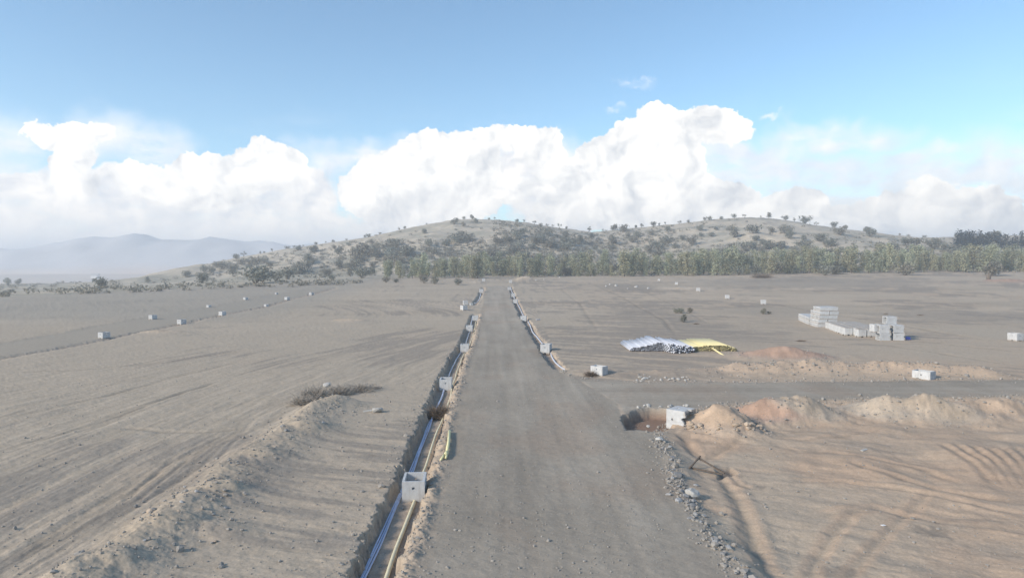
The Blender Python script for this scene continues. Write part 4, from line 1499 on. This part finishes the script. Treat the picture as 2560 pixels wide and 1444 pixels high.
def plants():
    R = random.Random(21)
    todo = []
    # --- the belt of young trees along the foot of the hill
    for i in range(232):
        row = i % 4
        px = 962 + (2640 - 962) * ((i // 4) + R.uniform(0, .9)) / 58
        d = ray(px, 690)
        y = 226 + row * 11 + R.uniform(-4, 4) + 8 * max(0, (px - 1500) / 1000) - (10 if px < 1200 else 0)
        x = d[0] / d[1] * y
        s = R.choice((R.uniform(.45, .75), R.uniform(.8, 1.0), R.uniform(.9, 1.2))) * (.62 if px < 1010 else .85 if px < 1450 else 1.0)
        reg = region(px)
        lb = f"{'short' if s < .6 else 'tall' if s > .95 else 'middling'} young tree, {('front', 'second', 'third', 'back')[row]} row of the belt, {reg}"
        todo.append(('young_tree', KB, x, y, s, lb, 'tree', 'tree belt at the foot of the hill', R.uniform(.9, 1.45)))
    # --- shrubs traced on the hill
    tr = [(1060, 577, 1.0), (1155, 583, 1.1), (1135, 553, 1.2), (1160, 560, .9), (1190, 552, 1.0), (1072, 607, 1.2), (1115, 607, 1.1), (1230, 640, 1.3), (1255, 636, 1.0), (1335, 600, 1.2),
          (1750, 568, 1.2), (1790, 566, .7), (1825, 568, .9), (1835, 586, 1.7), (1884, 575, 1.6), (1930, 573, 1.0), (1965, 578, 1.5), (1972, 588, 1.4), (1752, 583, .8), (1778, 582, .9), (1888, 595, 1.0),
          (1705, 592, 1.0), (1730, 604, 1.7), (1905, 604, .9), (1530, 600, 1.6), (1625, 580, 1.0), (1668, 571, 1.1), (1590, 586, 1.2), (2010, 594, 1.0), (2050, 596, 1.3), (2100, 580, 1.6), (2290, 606, 1.3), (2335, 615, 1.7),
          (1665, 607, 1.6), (1560, 572, 1.5), (1480, 590, 1.2), (1450, 600, 1.3), (1415, 588, 1.3), (1370, 580, 1.4), (1300, 583, 1.3), (1270, 595, 1.2),
          (640, 700, 1.7), (660, 698, 1.5), (720, 690, 1.3), (690, 694, 1.0), (820, 682, 1.0), (875, 680, .9), (905, 687, 1.1), (895, 640, 2.2), (750, 670, 1.4), (770, 665, 1.3),
          (605, 655, 1.2), (625, 665, 1.0), (540, 660, 1.0), (510, 672, 1.2), (505, 700, 1.1), (465, 683, 1.1), (590, 640, 1.0), (845, 628, 1.1), (930, 603, 1.0), (945, 633, 1.1), (990, 612, .9)]
    for (px, py, s) in tr:
        x, y = gp(px, py + 8)
        todo.append(('shrub', KR, x, y, s * 1.2, f"{'large' if s > 1.35 else 'small' if s < .95 else 'round'} shrub on bare slope {'high up' if py < 590 else 'halfway down' if py < 625 else 'low down'}, {region(px)}", 'shrub', 'shrubs on the hillside', R.uniform(.9, 1.2)))
    # --- the rest of the hillside scrub, denser in the saddle and low down
    n = 0
    while n < 236:
        px = R.uniform(450, 2560); py = R.uniform(545, 690)
        crest = np.interp(px, [c[0] for c in CREST], [c[1] for c in CREST])
        if py < crest + 6: continue
        low = (py - crest) / max(20, 668 - crest)
        dens = .25 + .75 * min(1, low * 1.3)
        if 930 < px < 1230 and py < 600: dens *= .06
        if 1690 < px < 2060 and py < 620: dens *= .16
        if 1230 <= px <= 1520: dens *= 1.5
        if px < 800: dens *= .8
        if R.random() > dens: continue
        x, y = gp(px, py)
        if y > 428 or y < 200: continue
        sz = R.uniform(.7, 1.75)
        todo.append(('shrub', KR, x, y, sz, f"{'large' if sz > 1.4 else 'small' if sz < .95 else 'middling'} shrub in dense scrub {'high up' if low < .3 else 'halfway up' if low < .65 else 'low down'}, {region(px)}", 'shrub', 'scrub on the hillside', R.uniform(.9, 1.6)))
        n += 1
    # --- skyline trees and bushes
    sky = [(1104, 553, .9), (1072, 560, .6), (1056, 566, .8), (1013, 573, .7), (1000, 578, .7), (1158, 544, .8), (1180, 547, 1.0), (1205, 546, .8), (1226, 548, .7), (1245, 549, .7), (1285, 552, .9), (1310, 556, 1.0),
           (1343, 560, 1.1), (1360, 563, 1.2), (1390, 566, 1.3), (1375, 564, .9), (1418, 572, .9), (1465, 573, 1.5), (1512, 573, 1.1), (1543, 562, 1.9), (1530, 570, 1.1), (1580, 570, 1.0), (1602, 568, 1.1), (1636, 560, 1.3), (1652, 560, .9),
           (1667, 557, 1.0), (1692, 554, .9), (1720, 552, 1.1), (1765, 547, .9), (1775, 546, 1.1), (1803, 542, 1.3), (1838, 538, 1.5), (1856, 537, 1.1), (1888, 541, .9), (1910, 542, 1.0), (1925, 538, 1.3), (1955, 545, 1.2), (1978, 550, .8),
           (1998, 556, 1.0), (2012, 560, 2.2), (2045, 566, 1.1), (2070, 570, 1.6), (2115, 574, 1.4), (2150, 578, 1.5), (2165, 578, 1.8), (2180, 584, 1.2), (2232, 588, 1.4), (2265, 592, 1.0), (2295, 593, 1.1), (2370, 590, .9), (2410, 588, .8),
           (950, 586, .9), (930, 590, 1.0), (905, 596, .9), (885, 598, .8), (868, 602, .7), (845, 606, .7), (815, 610, .8), (790, 614, .8), (770, 616, .9), (752, 618, .8), (735, 622, .9), (715, 624, .9), (690, 628, 1.0), (670, 630, .8), (650, 634, .8), (615, 640, 1.1), (595, 644, 1.0), (570, 655, .8), (552, 662, .9), (530, 668, .9)]
    for (px, py, s) in sky:
        if s < 1.05 and R.random() < .22: continue
        px += R.uniform(-9, 9); s *= R.uniform(.55, 1.0)
        d = ray(px, 600); x = d[0] / d[1] * CY
        k = KO if R.random() < .35 else KR
        todo.append(('skyline_tree', k, x, CY - R.uniform(0, 6), s * (.85 if k is KO else 1.05), f"{'tall' if s > 1.3 else 'low' if s < .85 else 'small'} dark {'open' if k is KO else 'rounded'} tree on the skyline, {region(px)}", 'tree', 'trees on the hill skyline', 1.0))
    # --- dark conifers on the right
    for i in range(15):
        px = 2400 + (i % 10) * 17 + R.uniform(-5, 5); py = 622 - (i // 10) * 8
        x, y = gp(px, py)
        todo.append(('conifer', KD, x, y, R.uniform(.75, 1.0), f"dark tree in the {'upper' if i > 9 else 'lower'} row of the right grove, {('left end', 'left half', 'middle', 'right half', 'right end')[min(4, (i % 10) // 2)]}", 'tree', 'dark grove on the right slope', 1.25))
    # --- left scrub band beyond the site edge
    for (px, py, s, lb) in [(255, 720, 1.42, 'lone dark tree rising from the scrub beyond the left field'), (370, 708, 1.2, 'round dark bush right of the lone tree beyond the left field'),
                            (20, 712, 1.6, 'bushy tree at the left frame edge beyond the field'), (45, 710, 1.3, 'second bush from the left frame edge beyond the field'), (235, 705, .9, 'small bush left of the lone tree on the far scrub')]:
        x, y = gp(px, py)
        todo.append(('tree' if s > 1.4 else 'bush', KR, x, y, s * .85, lb, 'tree' if s > 1.4 else 'bush', 'bushes beyond the left field', 1.0))
    # --- small bushes on the site
    for (px, py, s, lb) in [(1690, 782, .34, 'left dark bush of the three in a row above the pipe heap'), (1703, 783, .38, 'middle dark bush of the three in a row above the pipe heap'), (1724, 782, .34, 'right dark bush of the three in a row above the pipe heap'),
                            (1709, 805, .40, 'single dark bush just above the pipe heap'), (1907, 784, .36, 'small dark bush by the white chamber on the right field'), (1922, 784, .2, 'tiny dark bush on the right field'),
                            (1145, 712, .7, 'low dark bush left of the far road end'), (1060, 708, .9, 'dark bush before the tree belt on the left'), (1085, 710, .8, 'low bush right of the dark bush before the tree belt'),
                            (830, 700, .7, 'small round bush on the far left slope'), (965, 706, .6, 'low bush beside the left end of the tree belt'), (990, 706, .5, 'smallest bush beside the left end of the tree belt')]:
        x, y = gp(px, py)
        todo.append(('bush', KR, x, y, s, lb, 'bush', 'low bushes on the site', 1.0))
    Z = height([t[2] for t in todo], [t[3] for t in todo])
    for t, z in zip(todo, Z):
        plant(t[0], t[1], t[2], t[3], t[4], t[5], t[6], t[7], z=float(z), sx=t[8])

    # --- undergrowth too dense to count
    g = np.random.default_rng(9)
    lob = []
    for _ in range(6200):
        px = R.uniform(-60, 2640) if R.random() < .5 else R.gauss(1330, 260); py = R.uniform(545, 742)
        if px < 900 and py > 690:
            edge = 745 - 30 * px / 840
            if py > edge - 2: continue
        elif py > 690: continue
        crest = np.interp(px, [c[0] for c in CREST], [c[1] for c in CREST])
        if px > 300 and py < crest + 4: continue
        if 930 < px < 1230 and py < 600 and R.random() < .9: continue
        if 1690 < px < 2060 and py < 615 and R.random() < .75: continue
        x, y = gp(px, py)
        if y > 600 or (200 < y < 228): continue
        lob.append((x, y))
    xs = np.array([l[0] for l in lob]); ys = np.array([l[1] for l in lob]); zs = height(xs, ys)
    Vs = []; Ns = []; n = 0
    for x, y, z in zip(xs, ys, zs):
        s = R.uniform(.5, 1.5)
        sd_ = int(R.random() * 1e6)
        V, F = leaf_cloud([(0, 0, .45 * s, 1.3 * s, 1.3 * s, .6 * s)], 30, .30, sd_); Ns.append(LEAF_N[sd_])
        Vs.append(V + np.array([x, y, z])); n += len(F)
    V = np.concatenate(Vs); F = np.arange(len(V)).reshape(-1, 4)
    tag(link('undergrowth', leaf_mesh('undergrowth', V, F, M['leaf_grey'], np.concatenate(Ns))), kind='stuff')


plants()


def twig_bush(n, r, h, seed, th=.012, curl=.3):
    R = random.Random(seed); V = []; F = []
    for i in range(n):
        a = R.uniform(0, 6.28); e = R.uniform(.05, 1.0)
        d = Vector((math.cos(a) * math.cos(e) * r, math.sin(a) * math.cos(e) * r, math.sin(e) * h)) * R.uniform(.4, 1.0)
        p0 = Vector((R.gauss(0, r * .22), R.gauss(0, r * .22), 0)); p1 = p0 + d * .5 + Vector((R.gauss(0, curl), R.gauss(0, curl), R.gauss(0, curl))) * r * .25; p2 = p0 + d + Vector((R.gauss(0, curl), R.gauss(0, curl), R.gauss(0, curl))) * r * .4
        s = Vector((R.gauss(0, 1), R.gauss(0, 1), R.gauss(0, 1))).normalized() * th
        b = len(V)
        V += [p0 - s, p0 + s, p1 - s, p1 + s, p2]
        F += [(b, b + 1, b + 3, b + 2), (b + 2, b + 3, b + 4)]
    V = [Vector((v.x, v.y, max(v.z, -.02))) for v in V]
    return V, F


def dry_bush(px, py, r, h, n, mat, label, dz=0.0, lift=0.0, seed=1, name='dry_bush', cat='bush'):
    x, y = gp(px, py, dz)
    z = float(macro(x, y)) + dz if dz < 0 else hz(x, y)
    V, F = twig_bush(n, r, h, seed)
    o = link(name, mesh(name, V, F, mat), loc=(x, y, z + lift))
    tag(o, label, cat, 'dry brush lying on the site')


dry_bush(785, 1000, 1.1, 1.25, 1500, M['grey_twig'], 'largest grey dry bush at the end of the left berm', seed=2)
dry_bush(757, 1012, .9, .8, 800, M['grey_twig'], 'low grey dry bush left of the largest one', seed=3)
dry_bush(850, 985, 1.1, .9, 900, M['grey_twig'], 'grey dry bush right of the pale boulder', seed=4)
dry_bush(905, 976, 1.1, .75, 800, M['grey_twig'], 'flat grey dry bush at the far end of the brush row', seed=5)
dry_bush(940, 970, .5, .3, 250, M['grey_twig'], 'smallest grey dry bush at the right end of the brush row', seed=6)
dry_bush(1097, 1042, .80, 1.0, 1700, M['dry_twig'], 'brown tumbleweed caught across the left trench', dz=-.40, seed=7, name='tumbleweed', cat='tumbleweed')
dry_bush(1112, 1034, .42, .5, 500, M['dry_twig'], 'small brown tumbleweed against the road side of the trench', dz=-.35, seed=8, name='tumbleweed', cat='tumbleweed')
dry_bush(1477, 941, .55, .5, 700, M['dry_twig'], 'brown dry brush against the chamber at the junction', seed=9)
dry_bush(1905, 694, 4.0, 1.9, 1500, M['dry_twig'], 'dark pile of cut brush on the far right field', seed=10, name='brush_pile', cat='brush pile')

# ------------------------------------------------------------------ odds and ends
def odds():
    # broken lump of concrete with a slab beside it, left of the trench
    x, y = gp(944, 1032)
    z = hz(x, y)
    root = link('concrete_lump', stone_mesh(77, 2, .9), loc=(x, y, z + .12)); root.data.materials.append(M['pale_rock']); root.scale = (.55, .45, .5)
    tag(root, 'pale lump of broken concrete on the bare ground left of the trench', 'debris', 'broken concrete left of the trench')
    x2, y2 = gp(926, 1030)
    o = link('concrete_slab', box_mesh('concrete_slab', .75, .22, .07, M['pale_rock'], .015), loc=(x2, y2, hz(x2, y2)))
    o.rotation_euler = (.05, -.1, .15)
    tag(o, 'white flat slab lying beside the lump of broken concrete', 'debris', 'broken concrete left of the trench')
    # timber frame remains
    x, y = gp(1742, 1182, -.36)
    z = hz(x, y)
    root = empty('timber_frame', (x, y, z))
    for (a, b) in (((-.35, .05, .03), (.35, .75, .42)), ((-.2, .35, .06), (.85, -.55, .05)), ((.25, .75, .34), (1.0, -.35, .04)), ((-1.4, .1, .03), (-.2, .3, .05))):
        A = Vector(a); B = Vector(b); L = (B - A).length
        me = box_mesh('pole', .065, L, .055, M['wood'], .008)
        o = link('pole', me, root); o.location = (A + B) / 2; o.rotation_euler = (B - A).to_track_quat('Y', 'Z').to_euler()
    tag(root, 'dark broken timber frame lying on the sand right of the stones', 'timber')
    # pale offcut on the sand
    x, y = gp(2160, 1124, -.36)
    o = link('board', box_mesh('board', .5, .14, .03, M['pale_rock'], .005), loc=(x, y, hz(x, y))); o.rotation_euler.z = .7
    tag(o, 'short pale board lying on the tracked sand', 'board')
    x, y = gp(2208, 1315, -.36)
    o = link('paper_scrap', box_mesh('paper_scrap', .14, .10, .012, M['white_wall'], .003), loc=(x, y, hz(x, y) + .01)); o.rotation_euler.z = .3
    tag(o, 'white scrap of paper on the right sand', 'litter')
    # dark stump far right
    x, y = gp(2471, 700)
    z = hz(x, y)
    root = empty('tree_stump', (x, y, z - .1))
    V, F = tube([Vector((0, 0, 0)), Vector((.05, 0, .8)), Vector((.1, 0, 1.5))], .55, 9)
    link('bole', mesh('bole', V, F, M['bark'], True), root)
    V, F = tube([Vector((0, 0, 1.35)), Vector((.2, .1, 2.6))], .18, 6)
    link('snag', mesh('snag', V, F, M['bark'], True), root)
    tag(root, 'dark stump standing at the far edge of the right field', 'stump')
    # clods and dark scraps
    for (px, py, w) in ((2002, 854, 1.0), (1740, 810, .7), (2300, 788, 1.0), (2215, 785, .6)):
        x, y = gp(px, py)
        V, F = twig_bush(160, w * .7, .18, int(px))
        tag(link('dry_bush', mesh('dry_bush', V, F, M['dry_twig']), loc=(x, y, hz(x, y))),
            {2002: 'dark flat dry bush behind the low red mound', 1740: 'dark flat dry bush right of the single bush above the pipe heap', 2300: 'dark dry bush on the grey far field behind the stock', 2215: 'small dark dry bush on the far field behind the stock'}[px],
            'bush', 'dry brush lying on the site')
    # far houses in the valley
    for (px, py, s, lb) in ((429, 671, 1.0, 'tiny white house in the valley below the mountains, right one'), (238, 673, 1.2, 'tiny white house in the valley below the mountains, left one'), (380, 676, .9, 'tiny white house in the valley between the other two')):
        d = ray(px, 690); y = 1000.0; x = d[0] / d[1] * y; z = hz(x, y)
        root = empty('house', (x, y, z))
        me = box_mesh('wall', 7 * s, 6 * s, 3.6 * s, M['white_wall'], .1); link('wall', me, root)
        V = [(-5 * s, -4 * s, 4.2 * s), (5 * s, -4 * s, 4.2 * s), (5 * s, 4 * s, 4.2 * s), (-5 * s, 4 * s, 4.2 * s), (-5 * s, 0, 6 * s), (5 * s, 0, 6 * s)]
        link('roof', mesh('roof', V, [(0, 1, 5, 4), (2, 3, 4, 5), (1, 2, 5), (3, 0, 4), (3, 2, 1, 0)], M['pale_rock']), root)
        tag(root, lb, 'house', 'houses in the valley')


odds()
